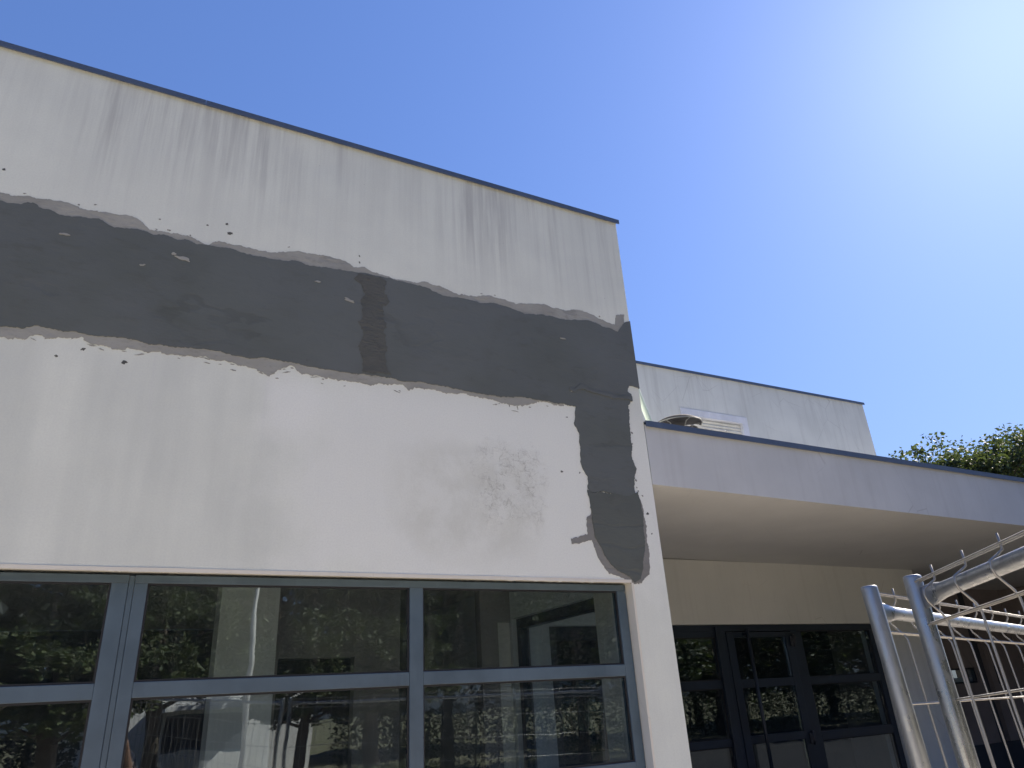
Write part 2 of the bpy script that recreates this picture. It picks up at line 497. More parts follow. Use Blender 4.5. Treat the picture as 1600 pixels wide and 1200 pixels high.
# ------------------------------------------------------------------ the building
Y0 = 4.5                                     # front face of the main block
bld = tag(empty('community_building', (0, 0, 0)),
          'white rendered flat roofed building with a dark mortar repair band above its windows', 'building')
XR, ZP, ZH = 3.622, 5.835, 2.452             # right corner, parapet, window head
XL = -9.0
WX0, WX1 = -3.42, 3.292                      # window opening
wall_outline = [(XL, 0), (WX0, 0), (WX0, ZH), (WX1, ZH), (WX1, 0), (XR, 0), (XR, ZP), (XL, ZP+0.0075*(XR-XL))]

def front_wall():
    bm = bmesh.new()
    f = [bm.verts.new((x, Y0, z)) for x, z in wall_outline]
    b = [bm.verts.new((x, Y0+0.30, z)) for x, z in wall_outline]
    bm.faces.new(f); bm.faces.new(list(reversed(b)))
    n = len(f)
    for i in range(n):
        q = bm.faces.new((f[i], b[i], b[(i+1) % n], f[(i+1) % n]))
        if i in (1, 2, 3): q.material_index = 1
    bmesh.ops.recalc_face_normals(bm, faces=bm.faces)
    es = [e for e in bm.edges if len(e.link_faces) == 2 and e.calc_face_angle(0) > 1.2]
    bmesh.ops.bevel(bm, geom=es, offset=0.006, segments=2, affect='EDGES')
    return link('front_wall', bm, [M_fac, M_reveal], bld)
fw = front_wall()

# cream stop bead along the window head, chipped towards the right end
bead = [(WX0, ZH-0.004)]
x = WX0
while x < WX1:
    d = 0.0
    if 2.10 < x < 3.0: d = 0.011*max(0, noise.noise(Vector((x*26, 3, 1)))) + 0.018*max(0, noise.noise(Vector((x*9, 8, 1)))-0.12)
    if abs(x-0.0) < 0.16: d += 0.008*abs(noise.noise(Vector((x*60, 2, 2))))
    bead.append((x, ZH-0.012-d-0.0015*noise.noise(Vector((x*5, 1, 1)))))
    x += 0.008 if (2.0 < x < 3.1 or abs(x) < 0.2) else 0.06
bead.append((WX1, ZH-0.012)); bead.append((WX1, ZH+0.010))
for i in range(60):
    xx = WX1-(WX1-WX0)*(i+1)/60
    bead.append((xx, ZH+0.010+0.003*noise.noise(Vector((xx*4, 4, 4)))))
prism('head_bead', bead, Y0-0.006, Y0+0.018, M_reveal, fw)
jb = [(WX1-0.002, 0.0)] + [(WX1+0.016+0.004*noise.noise(Vector((z*0.1*3, 5, 5))), z*0.1) for z in range(0, 25)] + [(WX1+0.016, ZH-0.012), (WX1-0.002, ZH-0.012)]
prism('jamb_bead', jb, Y0-0.005, Y0+0.018, M_reveal, fw)

# mortar repairs (each a thin layer standing proud of the paint)
DARK_TOP = [(-1.091,4.648),(-1.029,4.648),(-0.98,4.654),(-0.959,4.67),(-0.91,4.679),(-0.873,4.655),(-0.814,4.648),(-0.771,4.634),(-0.695,4.641),(-0.63,4.655),(-0.562,4.66),(-0.519,4.64),(-0.462,4.624),(-0.368,4.644),(-0.297,4.646),(-0.237,4.629),(-0.181,4.645),(-0.121,4.635),(-0.091,4.625),(-0.048,4.646),(0.028,4.628),(0.119,4.632),(0.242,4.644),(0.306,4.631),(0.403,4.622),(0.467,4.631),(0.517,4.625),(0.614,4.631),(0.679,4.655),(0.738,4.651),(0.785,4.635),(0.939,4.654),(1.065,4.659),(1.154,4.664),(1.215,4.667),(1.339,4.671),(1.517,4.661),(1.674,4.66),(1.807,4.611),(1.97,4.626),(2.137,4.615),(2.252,4.64),(2.426,4.626),(2.543,4.598),(2.727,4.627),(2.851,4.621),(3.01,4.632),(3.176,4.665),(3.305,4.633),(3.47,4.611),(3.573,4.732)]
DARK_RIGHT = [(3.583,4.085),(3.538,4.097),(3.51,4.092),(3.489,4.035),(3.529,4.011),(3.533,3.976),(3.482,3.904),(3.473,3.799),(3.461,3.671),(3.457,3.531),(3.443,3.424),(3.478,3.344),(3.45,3.306),(3.437,3.219),(3.458,3.152),(3.467,3.087),(3.48,2.973),(3.469,2.844),(3.446,2.685),(3.414,2.561),(3.382,2.469),(3.312,2.44),(3.289,2.477),(3.176,2.526),(3.128,2.567),(3.081,2.627),(3.039,2.716),(3.002,2.791),(3.0,2.913),(2.995,3.021),(3.005,3.151),(2.999,3.23),(2.961,3.302),(2.947,3.36),(2.956,3.493),(2.955,3.596),(2.926,3.663),(2.952,3.821)]
DARK_BOT = [(2.941,3.825),(2.777,3.831),(2.603,3.834),(2.489,3.835),(2.266,3.814),(2.105,3.817),(1.948,3.821),(1.769,3.833),(1.644,3.84),(1.498,3.823),(1.379,3.837),(1.238,3.84),(1.125,3.829),(0.99,3.83),(0.902,3.83),(0.751,3.844),(0.625,3.847),(0.532,3.85),(0.443,3.828),(0.367,3.832),(0.263,3.846),(0.163,3.846),(0.063,3.844),(-0.047,3.832),(-0.128,3.83),(-0.21,3.838),(-0.291,3.847),(-0.38,3.839),(-0.469,3.83),(-0.546,3.841),(-0.618,3.827),(-0.693,3.836),(-0.755,3.843),(-0.819,3.809),(-0.89,3.806),(-0.922,3.799)]
LIGHT_TOP = [(-1.102,4.703),(-1.005,4.715),(-0.893,4.727),(-0.778,4.74),(-0.71,4.73),(-0.666,4.711),(-0.534,4.732),(-0.423,4.736),(-0.337,4.73),(-0.297,4.703),(-0.265,4.668),(-0.213,4.669),(-0.097,4.676),(-0.007,4.673),(0.057,4.644),(0.102,4.643),(0.145,4.676),(0.221,4.683),(0.3,4.69),(0.43,4.683),(0.513,4.678),(0.593,4.705),(0.691,4.741),(0.795,4.743),(0.935,4.751),(1.042,4.738),(1.116,4.706),(1.189,4.72),(1.244,4.703),(1.364,4.683),(1.569,4.676),(1.648,4.706),(1.781,4.699),(1.943,4.656),(2.083,4.663),(2.169,4.7),(2.313,4.702),(2.459,4.685),(2.611,4.711),(2.736,4.732),(2.923,4.715),(3.121,4.756),(3.249,4.718),(3.378,4.68),(3.445,4.677),(3.477,4.781),(3.566,4.8),(3.554,4.669)]
LIGHT_BOT = [(2.763,3.807),(2.631,3.824),(2.514,3.781),(2.4,3.758),(2.21,3.779),(2.025,3.793),(1.844,3.785),(1.694,3.796),(1.547,3.774),(1.474,3.801),(1.356,3.773),(1.184,3.762),(1.015,3.766),(0.901,3.772),(0.773,3.772),(0.721,3.826),(0.691,3.805),(0.607,3.763),(0.573,3.723),(0.493,3.763),(0.389,3.765),(0.311,3.794),(0.241,3.782),(0.138,3.798),(0.043,3.781),(-0.067,3.778),(-0.174,3.773),(-0.255,3.781),(-0.305,3.765),(-0.369,3.767),(-0.46,3.774),(-0.516,3.809),(-0.61,3.781),(-0.693,3.765),(-0.726,3.789),(-0.765,3.774),(-0.784,3.742),(-0.85,3.73),(-0.912,3.746)]
STRIP_MARGIN = [(3.458,3.152),(3.496,2.993),(3.492,2.687),(3.488,2.609),(3.464,2.519),(3.395,2.441),(3.299,2.43),(3.23,2.476),(3.136,2.497),(3.062,2.537),(3.024,2.594),(3.004,2.667),(2.979,2.742),(2.879,2.72),(2.803,2.706),(2.802,2.748),(2.884,2.768),(2.957,2.789),(2.947,2.848),(2.95,2.924),(2.986,2.941),(3.041,3.014)]

def hold_edge(x, z): return x < -2.9 or x > XR-0.012
EXT_T = [(-3.6, 4.66), (-3.2, 4.63), (-2.8, 4.66), (-2.3, 4.64), (-1.9, 4.67), (-1.5, 4.64)]
EXT_TL = [(-3.6, 4.72), (-3.2, 4.70), (-2.8, 4.73), (-2.3, 4.70), (-1.9, 4.72), (-1.5, 4.69)]
EXT_B = [(-1.4, 3.81), (-1.9, 3.84), (-2.4, 3.82), (-2.9, 3.84), (-3.6, 3.82)]
EXT_BL = [(-1.4, 3.74), (-1.9, 3.77), (-2.4, 3.75), (-2.9, 3.77), (-3.6, 3.75)]
band = EXT_T + DARK_TOP + [(XR-0.001, 4.745), (XR-0.001, 4.08)] + DARK_RIGHT + DARK_BOT + EXT_B
# split: horizontal band + vertical strip (lower, darker repair below z = 3.13)
iR = next(i for i, p in enumerate(DARK_RIGHT) if p[1] < 3.16)
iL = max(i for i, p in enumerate(DARK_RIGHT) if p[1] < 3.2)
seam = [(2.985, 3.135), (3.04, 3.112), (3.10, 3.128), (3.17, 3.118), (3.24, 3.125), (3.31, 3.105), (3.38, 3.112), (3.43, 3.135)]
upper = EXT_T + DARK_TOP + [(XR-0.001, 4.745), (XR-0.001, 4.08)] + DARK_RIGHT[:iR] + list(reversed(seam)) + DARK_RIGHT[iL+1:] + DARK_BOT + EXT_B
lower = seam + DARK_RIGHT[iR:iL]
o = prism('mortar_band', rough(upper, 0.010, 0.009, 1.0, True, hold_edge), Y0-0.008, Y0+0.004, M_band, fw)
o['label'] = 'dark grey mortar band with a strip running down to the window corner'
o = prism('mortar_strip', rough(lower, 0.009, 0.009, 2.0), Y0-0.0095, Y0+0.004, M_band2, fw)
skim_u = EXT_TL + LIGHT_TOP + [(3.57, 4.60), (3.3, 4.55), (2.0, 4.52), (0.0, 4.54), (-1.5, 4.56), (-3.6, 4.56)]
skim_l = [(-3.6, 3.95), (-1.5, 3.92), (0.0, 3.93), (1.5, 3.92), (2.85, 3.92), (2.85, 3.815)] + LIGHT_BOT + EXT_BL
prism('skim_margin', rough(skim_u, 0.012, 0.009, 3.0, True, hold_edge), Y0-0.0035, Y0+0.004, M_skim, fw)
prism('skim_margin', rough(skim_l, 0.016, 0.008, 4.0, True, hold_edge), Y0-0.0035, Y0+0.004, M_skim, fw)
prism('skim_margin', rough(STRIP_MARGIN, 0.013, 0.008, 5.0), Y0-0.0035, Y0+0.004, M_skim2, fw)
rb = [(1.14, 4.655), (1.20, 4.664), (1.29, 4.66), (1.35, 4.64), (1.345, 4.56), (1.375, 4.47), (1.335, 4.38), (1.365, 4.28), (1.345, 4.19), (1.385, 4.08), (1.36, 3.98), (1.395, 3.868), (1.30, 3.852), (1.195, 3.862), (1.205, 3.95), (1.165, 4.05), (1.195, 4.14), (1.16, 4.24), (1.19, 4.33), (1.17, 4.43), (1.20, 4.50), (1.165, 4.56), (1.12, 4.60)]
prism('coarse_patch', rough(rb, 0.022, 0.012, 6.0), Y0-0.0115, Y0, M_rough, fw)
# ridge where the strip joins the band
rg = [(2.905, 3.985), (2.95, 3.975), (2.99, 4.01), (3.02, 4.035), (3.06, 4.02), (3.09, 3.995), (3.17, 3.985), (3.26, 3.99), (3.35, 3.97), (3.45, 3.985), (3.52, 3.98),
      (3.52, 3.95), (3.42, 3.955), (3.33, 3.945), (3.22, 3.962), (3.12, 3.962), (3.05, 3.99), (3.0, 3.975), (2.95, 3.95), (2.905, 3.965)]
prism('trowel_ridge', rough(rg, 0.010, 0.008, 7.0), Y0-0.015, Y0, M_band, fw)
# pale flakes of old paint left in the band, and chips below it
def flake(cx, cz, rx, rz, rot, seed, mat, name='paint_flake', y=0.0125):
    pts = []
    for i in range(18):
        a = i/18*2*math.pi
        r = 1+0.9*noise.noise(Vector((math.cos(a)*1.6, math.sin(a)*1.6, seed)))
        px, pz = math.cos(a)*rx*r, math.sin(a)*rz*r
        pts.append((cx+px*math.cos(rot)-pz*math.sin(rot), cz+px*math.sin(rot)+pz*math.cos(rot)))
    prism(name, pts, Y0-y, Y0, mat, fw)
for i, (fx, fz, a, b, r) in enumerate([(-0.03, 4.487, 0.052, 0.011, -0.12), (-0.727, 4.497, 0.03, 0.008, 0), (1.085, 4.41, 0.034, 0.013, -0.25),
                                       (-0.27, 4.38, 0.016, 0.007, 0.3), (0.85, 4.515, 0.017, 0.005, 0), (-0.10, 4.51, 0.016, 0.007, 0.4),
                                       (2.88, 4.43, 0.03, 0.005, 0), (2.95, 3.965, 0.03, 0.006, 0.5)]):
    flake(fx, fz, a, b, r, i*3.7, M_skim)
for i, (fx, fz, a, b) in enumerate([(0.201, 4.842, 0.014, 0.012), (0.229, 4.772, 0.022, 0.016), (1.147, 4.817, 0.008, 0.012), (1.149, 4.759, 0.007, 0.012), (-0.266, 3.682, 0.020, 0.017),
                                    (-0.495, 3.733, 0.018, 0.014), (-1.115, 4.888, 0.012, 0.011), (2.769, 3.261, 0.010, 0.017),
                                    (2.35, 3.76, 0.03, 0.005), (2.42, 3.745, 0.025, 0.004), (3.53, 2.98, 0.012, 0.018), (3.50, 2.88, 0.014, 0.010), (3.545, 2.82, 0.008, 0.012),
                                    (-0.62, 3.665, 0.012, 0.010), (1.45, 3.74, 0.03, 0.004), (0.08, 4.80, 0.008, 0.008), (2.86, 3.72, 0.012, 0.006)]):
    flake(fx, fz, a*0.72, b*0.72, 0.2*i, i*2.1+40, M_rough, 'plaster_chip', 0.0012)

rr_ = random.Random(5)
for i in range(30):
    k = rr_.randrange(len(LIGHT_BOT))
    bx_, bz_ = LIGHT_BOT[k]
    flake(bx_+rr_.gauss(0, 0.06), bz_-abs(rr_.gauss(0, 0.018))-0.004, rr_.uniform(0.006, 0.022), rr_.uniform(0.002, 0.005), rr_.uniform(-.4, .4), i*1.3+90, M_skim, 'mortar_fleck', 0.0022)
for i in range(14):
    k = rr_.randrange(len(LIGHT_TOP)-4)
    bx_, bz_ = LIGHT_TOP[k]
    flake(bx_+rr_.gauss(0, 0.06), bz_+abs(rr_.gauss(0, 0.016))+0.006, rr_.uniform(0.004, 0.011), rr_.uniform(0.002, 0.006), rr_.uniform(-.6, .6), i*1.7+30, M_skim2, 'mortar_fleck', 0.0022)
sm_ = STRIP_MARGIN + DARK_RIGHT
for i in range(14):
    bx_, bz_ = sm_[rr_.randrange(len(sm_))]
    if bz_ > 3.95: continue
    sgn = 1 if bx_ > 3.25 else -1
    flake(bx_+sgn*abs(rr_.gauss(0.012, 0.016)), bz_+rr_.gauss(0, 0.05), rr_.uniform(0.004, 0.010), rr_.uniform(0.004, 0.009), rr_.uniform(-.6, .6), i*1.9+10, M_skim2, 'mortar_fleck', 0.0022)

# side wall towards the porch, with its glazed opening
def boxes(name, bl, mat, parent, bev=0.0):
    bm = bmesh.new()
    for b in bl: box(bm, *b, bev=bev)
    return link(name, bm, mat, parent)
YB = 7.15
boxes('side_wall', [(XR-0.25, XR, Y0+0.302, 5.14, 0, ZP), (XR-0.25, XR, 5.142, 6.68, 2.44, ZP), (XR-0.25, XR, 6.682, 11, 0, ZP)], M_cream, bld)
boxes('left_wall', [(XL, XL+0.25, Y0+0.302, 11, 0, ZP)], M_rear, bld)
boxes('main_roof_light_block', [(XL+0.252, XR-0.252, Y0+0.302, 11, 5.3, 5.5)], M_rear, bld)  # unseen roof slab, added to block light from above

# copings
def coping(name, p0, p1, depth, h, over, end0=False):
    bm = bmesh.new()
    x0, y0, z0 = p0; x1, y1, z1 = p1
    d = Vector((x1-x0, y1-y0, 0)).normalized()
    nrm = Vector((d.y, -d.x, 0))
    prof = [(over, -h), (over, 0.0), (over-0.006, 0.0005), (-depth, -0.004), (-depth, -0.012), (over-0.004-0.004, -0.012), (over-0.008, -h)]
    rings = []
    for P in (Vector(p0), Vector(p1)):
        rings.append([bm.verts.new(P + nrm*a + Vector((0, 0, b))) for a, b in prof])
    n = len(prof)
    for k in range(n):
        bm.faces.new((rings[0][k], rings[0][(k+1) % n], rings[1][(k+1) % n], rings[1][k]))
    bm.faces.new(list(reversed(rings[0]))); bm.faces.new(rings[1])
    bmesh.ops.recalc_face_normals(bm, faces=bm.faces)
    return link(name, bm, M_flash, bld)
seg = [XL, -6.2, -3.1, -0.05, 2.6, XR+0.022]
for a, b in zip(seg[:-1], seg[1:]):
    coping('parapet_coping', (a+0.0015, Y0, ZP+0.020+0.0075*(XR-a)), (b, Y0, ZP+0.020+0.0075*(XR-b)), 0.32, 0.045, 0.024)

# ---- windows of the main block
YF = Y0+0.08
WIN_Z = [(0.09, 0.585), (0.665, 1.175), (1.255, 1.80), (1.878, 2.392)]
def window(x0, x1, mulls, jl, jr, label):
    zt, zb = ZH-0.016, 0.02
    bm = bmesh.new()
    box(bm, x0, x1, YF, YF+0.07, WIN_Z[-1][1], zt, bev=0.003)
    box(bm, x0, x1, YF, YF+0.07, zb, WIN_Z[0][0], bev=0.003)
    box(bm, x0, x0+jl, YF+0.0005, YF+0.0695, WIN_Z[0][0]+0.0005, WIN_Z[-1][1]-0.0005, bev=0.003)
    box(bm, x1-jr, x1, YF+0.0005, YF+0.0695, WIN_Z[0][0]+0.0005, WIN_Z[-1][1]-0.0005, bev=0.003)
    wd = link('window', bm, M_frame, bld)
    wd['label'] = label
    xs = [x0+jl] + [v for m in mulls for v in m] + [x1-jr]
    for m in mulls:
        box_obj('mullion', (m[0], m[1], YF-0.001, YF+0.069, WIN_Z[0][0]+0.0005, WIN_Z[-1][1]-0.0005), M_frame, wd, 0.003)
    for i in range(0, len(xs), 2):
        a, b = xs[i], xs[i+1]
        for (z0, z1), (z2, z3) in zip(WIN_Z[:-1], WIN_Z[1:]):
            box_obj('transom', (a+0.0005, b-0.0005, YF+0.0015, YF+0.068, z1, z2), M_frame, wd, 0.003)
        for z0, z1 in WIN_Z:
            g = 0.011
            boxes('gasket', [(a, b, YF+0.012, YF+0.03, z0, z0+g), (a, b, YF+0.012, YF+0.03, z1-g, z1), (a, a+g, YF+0.0125, YF+0.0295, z0+g, z1-g), (b-g, b, YF+0.0125, YF+0.0295, z0+g, z1-g)], M_gasket, wd)
            box_obj('pane', (a+0.004, b-0.004, YF+0.018, YF+0.042, z0+0.004, z1-0.004), M_glass, wd)
    return wd
window(-0.024, WX1-0.006, [(1.582, 1.672)], 0.067, 0.077, 'dark framed window under the lower end of the mortar strip')
window(WX0+0.006, -0.055, [(-1.74, -1.65)], 0.077, 0.083, 'dark framed window cut by the left edge of the photo')
box_obj('coupling_post', (-0.0535, -0.0255, YF+0.006, YF+0.06, 0.02, ZH-0.02), M_frame, bld, 0.002)

# ---- canopy over the porch
FX1 = 15.0
def fy(x): return Y0 + (x-XR)*0.020
def fzb(x): return 3.229 - (x-XR)*0.006
ZC = 3.752
def canopy():
    bm = bmesh.new()
    xs = [XR+0.002] + [4.2+0.6*i for i in range(19)]
    fr, bk, frt, bkt = [], [], [], []
    for x in xs:
        fr.append(bm.verts.new((x, fy(x), fzb(x)))); bk.append(bm.verts.new((x, fy(x)+0.22, fzb(x))))
        frt.append(bm.verts.new((x, fy(x), ZC))); bkt.append(bm.verts.new((x, fy(x)+0.22, ZC)))
    for i in range(len(xs)-1):
        bm.faces.new((fr[i], fr[i+1], frt[i+1], frt[i]))
        q = bm.faces.new((fr[i], bk[i], bk[i+1], fr[i+1])); q.material_index = 1
        bm.faces.new((bk[i], bkt[i], bkt[i+1], bk[i+1]))
        bm.faces.new((frt[i], frt[i+1], bkt[i+1], bkt[i]))
    bm.faces.new((fr[0], frt[0], bkt[0], bk[0])); bm.faces.new((fr[-1], bk[-1], bkt[-1], frt[-1]))
    bmesh.ops.recalc_face_normals(bm, faces=bm.faces)
    link('canopy_fascia', bm, [M_fascia, M_soffit], bld)
    bm = bmesh.new()                     # soffit slab behind the fascia
    lo, hi = [], []
    for x in (XR+0.002, FX1):
        lo.append((bm.verts.new((x, fy(x)+0.221, fzb(x)+0.0015)), bm.verts.new((x, 12.0, fzb(x)+0.0015))))
        hi.append((bm.verts.new((x, fy(x)+0.221, 3.46)), bm.verts.new((x, 12.0, 3.46))))
    bm.faces.new((lo[0][0], lo[0][1], lo[1][1], lo[1][0])); bm.faces.new((hi[0][0], hi[1][0], hi[1][1], hi[0][1]))
    bm.faces.new((lo[0][0], lo[1][0], hi[1][0], hi[0][0])); bm.faces.new((lo[0][1], hi[0][1], hi[1][1], lo[1][1]))
    bm.faces.new((lo[0][0], hi[0][0], hi[0][1], lo[0][1])); bm.faces.new((lo[1][0], lo[1][1], hi[1][1], hi[1][0]))
    bmesh.ops.recalc_face_normals(bm, faces=bm.faces)
    link('porch_soffit', bm, M_soffit, bld)
canopy()
cs = [XR+0.004, 3.80, 6.9, 9.9, 12.6, FX1]
for a, b in zip(cs[:-1], cs[1:]):
    coping('canopy_coping', (a+0.0015, fy(a), ZC+0.030), (b, fy(b), ZC+0.030), 0.30, 0.052, 0.022)

# ---- porch back wall with the glazed entrance
YR = 8.5
DX0, DX1, DH = 4.06, 9.33, 2.425
XW = 10.45
boxes('porch_wall', [(XR+0.002, DX0, YB, YB+0.28, 0, 3.205), (DX0+0.001, DX1-0.001, YB, YB+0.28, DH, 3.205), (DX1, XW, YB, YB+0.28, 0, 3.205)], M_cream, bld)
yd = YB+0.05
def screen():
    bm = bmesh.new()
    box(bm, DX0+0.003, DX1-0.003, yd, yd+0.08, 2.345, DH-0.003, bev=0.003)
    box(bm, DX0+0.003, DX1-0.003, yd, yd+0.08, 0.0, 0.09, bev=0.003)
    for a, b in ((DX0+0.003, DX0+0.10), (5.20, 5.32), (DX1-0.10, DX1-0.003)):
        box(bm, a, b, yd+0.0006, yd+0.0794, 0.0905, 2.3445, bev=0.003)
    sc = link('entrance_screen', bm, M_door, bld)
    sc['label'] = 'dark glazed entrance screen at the back of the porch'
    def bays(a, b, ztop, rails, y=yd):
        zs = [0.0905] + [v for r in rails for v in r] + [ztop]
        for r in rails: box_obj('rail', (a+0.0005, b-0.0005, y+0.001, y+0.078, r[0], r[1]), M_door, sc, 0.003)
        for i in range(0, len(zs), 2):
            g = 0.012
            z0, z1 = zs[i], zs[i+1]
            boxes('gasket', [(a, b, y+0.014, y+0.03, z0, z0+g), (a, b, y+0.014, y+0.03, z1-g, z1), (a, a+g, y+0.0145, y+0.0295, z0+g, z1-g), (b-g, b, y+0.0145, y+0.0295, z0+g, z1-g)], M_gasket, sc)
            box_obj('pane', (a+0.004, b-0.004, y+0.02, y+0.044, z0+0.004, z1-0.004), M_glass, sc)
    R3 = [(0.45, 0.53), (1.075, 1.155), (1.70, 1.79)]
    bays(DX0+0.10, 5.20, 2.28, R3)
    bays(5.32, 6.425, 2.28, R3)
    boxes('head_rail', [(DX0+0.1005, 5.1995, yd+0.001, yd+0.079, 2.2805, 2.3445), (5.3205, 6.4245, yd+0.001, yd+0.079, 2.2805, 2.3445)], M_door, sc)
    box_obj('jamb', (6.4255, 6.52, yd-0.03, yd+0.079, 0.0905, 2.40), M_door, sc, 0.004)
    box_obj('jamb', (6.5225, 6.60, yd+0.0005, yd+0.079, 0.0905, 2.3445), M_door, sc, 0.003)
    # door leaf
    bm = bmesh.new()
    box(bm, 6.604, 6.715, yd-0.012, yd+0.07, 0.02, 2.335, bev=0.003)
    box(bm, 7.60, 7.71, yd-0.012, yd+0.07, 0.02, 2.335, bev=0.003)
    box(bm, 6.7155, 7.5995, yd-0.0115, yd+0.069, 2.27, 2.3345, bev=0.003)
    box(bm, 6.7155, 7.5995, yd-0.0115, yd+0.069, 0.0205, 0.14, bev=0.003)
    lf = link('door', bm, M_door, bld)
    lf['label'] = 'dark glazed door leaf with a tall vertical pull bar'
    zs = [0.14, 0.45, 0.53, 1.08, 1.165, 1.69, 1.785, 2.27]
    for i in (1, 3, 5): box_obj('rail', (6.7157, 7.5993, yd-0.011, yd+0.068, zs[i], zs[i+1]), M_door, lf, 0.003)
    for i in (0, 2, 4, 6): box_obj('pane', (6.716, 7.599, yd+0.01, yd+0.034, zs[i]+0.001, zs[i+1]-0.001), M_glass, lf)
    tube_obj('pull_bar', [(6.87, yd-0.10, 0.35), (6.87, yd-0.10, 2.36)], 0.022, M_door, lf, 12)
    boxes('pull_bar_bracket', [(6.86, 6.88, yd-0.08, yd-0.0125, 2.29, 2.32)], M_door, lf)
    for hz in (0.3, 1.08, 2.215):
        bm = bmesh.new()
        box(bm, 7.655, 7.70, yd-0.035, yd-0.0125, hz-0.06, hz+0.06, bev=0.006)
        box(bm, 7.715, 7.76, yd-0.030, yd-0.002, hz-0.035, hz+0.075, bev=0.006)
        tube(bm, [(7.708, yd-0.032, hz-0.07), (7.708, yd-0.032, hz+0.085)], 0.012, 8)
        link('hinge', bm, M_hinge, lf)
    box_obj('jamb', (7.7125, 7.90, yd+0.0005, yd+0.079, 0.0905, 2.3445), M_door, sc, 0.004)
    bays(7.90, DX1-0.10, 2.3445, [(0.45, 0.53), (1.045, 1.14), (1.69, 1.775)])
screen()

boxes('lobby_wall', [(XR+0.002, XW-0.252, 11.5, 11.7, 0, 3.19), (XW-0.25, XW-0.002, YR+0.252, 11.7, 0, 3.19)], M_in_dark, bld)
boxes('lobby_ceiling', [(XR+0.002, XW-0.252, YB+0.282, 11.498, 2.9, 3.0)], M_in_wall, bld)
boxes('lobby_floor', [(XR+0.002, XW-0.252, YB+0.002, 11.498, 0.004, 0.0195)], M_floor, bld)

# ---- darker recess at the right of the porch
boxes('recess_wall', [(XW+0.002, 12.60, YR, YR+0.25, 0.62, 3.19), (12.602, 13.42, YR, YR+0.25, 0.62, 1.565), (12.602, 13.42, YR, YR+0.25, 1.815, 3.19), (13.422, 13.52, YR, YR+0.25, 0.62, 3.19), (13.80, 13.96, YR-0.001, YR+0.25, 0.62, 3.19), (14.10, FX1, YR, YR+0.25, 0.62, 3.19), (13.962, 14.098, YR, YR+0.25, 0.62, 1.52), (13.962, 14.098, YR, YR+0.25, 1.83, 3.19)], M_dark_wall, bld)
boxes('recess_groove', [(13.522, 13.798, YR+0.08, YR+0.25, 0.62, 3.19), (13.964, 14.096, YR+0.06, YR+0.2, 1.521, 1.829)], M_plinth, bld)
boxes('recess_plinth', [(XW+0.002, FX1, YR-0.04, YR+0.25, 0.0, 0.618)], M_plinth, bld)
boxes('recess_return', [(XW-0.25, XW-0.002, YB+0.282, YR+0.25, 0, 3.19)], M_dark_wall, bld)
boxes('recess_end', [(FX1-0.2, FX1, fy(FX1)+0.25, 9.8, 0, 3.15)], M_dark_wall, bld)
bm = bmesh.new()
box(bm, 12.604, 13.418, YR+0.03, YR+0.09, 1.785, 1.813); box(bm, 12.604, 13.418, YR+0.03, YR+0.09, 1.567, 1.592)
for a, b in ((12.604, 12.64), (13.13, 13.21), (13.385, 13.418)): box(bm, a, b, YR+0.0305, YR+0.0895, 1.5925, 1.7845)
rw = link('recess_window', bm, M_door, bld)
box_obj('pane', (12.642, 13.128, YR+0.05, YR+0.07, 1.593, 1.784), M_glass, rw)
box_obj('pane', (13.212, 13.383, YR+0.05, YR+0.07, 1.593, 1.784), M_glass, rw)
boxes('white_strip', [(12.63, 13.40, YR+0.10, YR+0.2, 1.57, 1.66)], M_white, rw)  # plain white strip behind the lower part of the slot panes

# ---- taller rear block above the porch
ZR = 5.915
boxes('rear_wall', [(XR+0.002, 6.415, YB, YB+0.28, 3.465, ZR), (7.657, 10.375, YB, YB+0.28, 3.465, ZR), (6.4155, 7.6565, YB, YB+0.28, 5.325, ZR), (6.4155, 7.6565, YB, YB+0.28, 3.465, 4.3)], M_rear, bld)
boxes('rear_side_wall', [(10.125, 10.375, YB+0.282, 14, 3.465, ZR)], M_rear, bld)
boxes('rear_roof', [(XR+0.002, 10.12, YB+0.282, 14, 5.5, 5.6)], M_rear, bld)
for a, b in ((XR+0.01, 6.3), (6.3, 8.9), (8.9, 10.40)):
    coping('rear_coping', (a+0.0015, YB, ZR+0.018), (b, YB, ZR+0.018), 0.3, 0.040, 0.024)
bm = bmesh.new()
box(bm, 6.418, 7.654, YB-0.012, YB+0.10, 5.215, 5.322, bev=0.004)
for a, b in ((6.418, 6.53), (7.545, 7.654)): box(bm, a, b, YB-0.0115, YB+0.0995, 4.302, 5.2145, bev=0.004)
rwin = link('shuttered_window', bm, M_wframe, bld)
rwin['label'] = 'white framed window with its slatted shutter down, half hidden by the canopy'
z = 5.21
src = None
while z > 4.34:
    if src is None:
        bm = bmesh.new()
        prof = [(0.0, -0.046), (-0.012, -0.036), (-0.016, -0.023), (-0.012, -0.010), (0.0, 0.0), (0.008, 0.0), (0.008, -0.046)]
        r0 = [bm.verts.new((6.5315, YB+0.05+a, b)) for a, b in prof]; r1 = [bm.verts.new((7.5435, YB+0.05+a, b)) for a, b in prof]
        for k in range(7): bm.faces.new((r0[k], r0[(k+1) % 7], r1[(k+1) % 7], r1[k]))
        bm.faces.new(list(reversed(r0))); bm.faces.new(r1)
        bmesh.ops.recalc_face_normals(bm, faces=bm.faces)
        src = link('slat', bm, M_shut, rwin); src.location.z = z
    else:
        o = src.copy(); C.objects.link(o); o.parent = rwin; o.location.z = z
    z -= 0.0485
boxes('shutter_backing', [(6.5315, 7.5435, YB+0.075, YB+0.09, 4.303, 5.2145)], M_gasket, rwin)

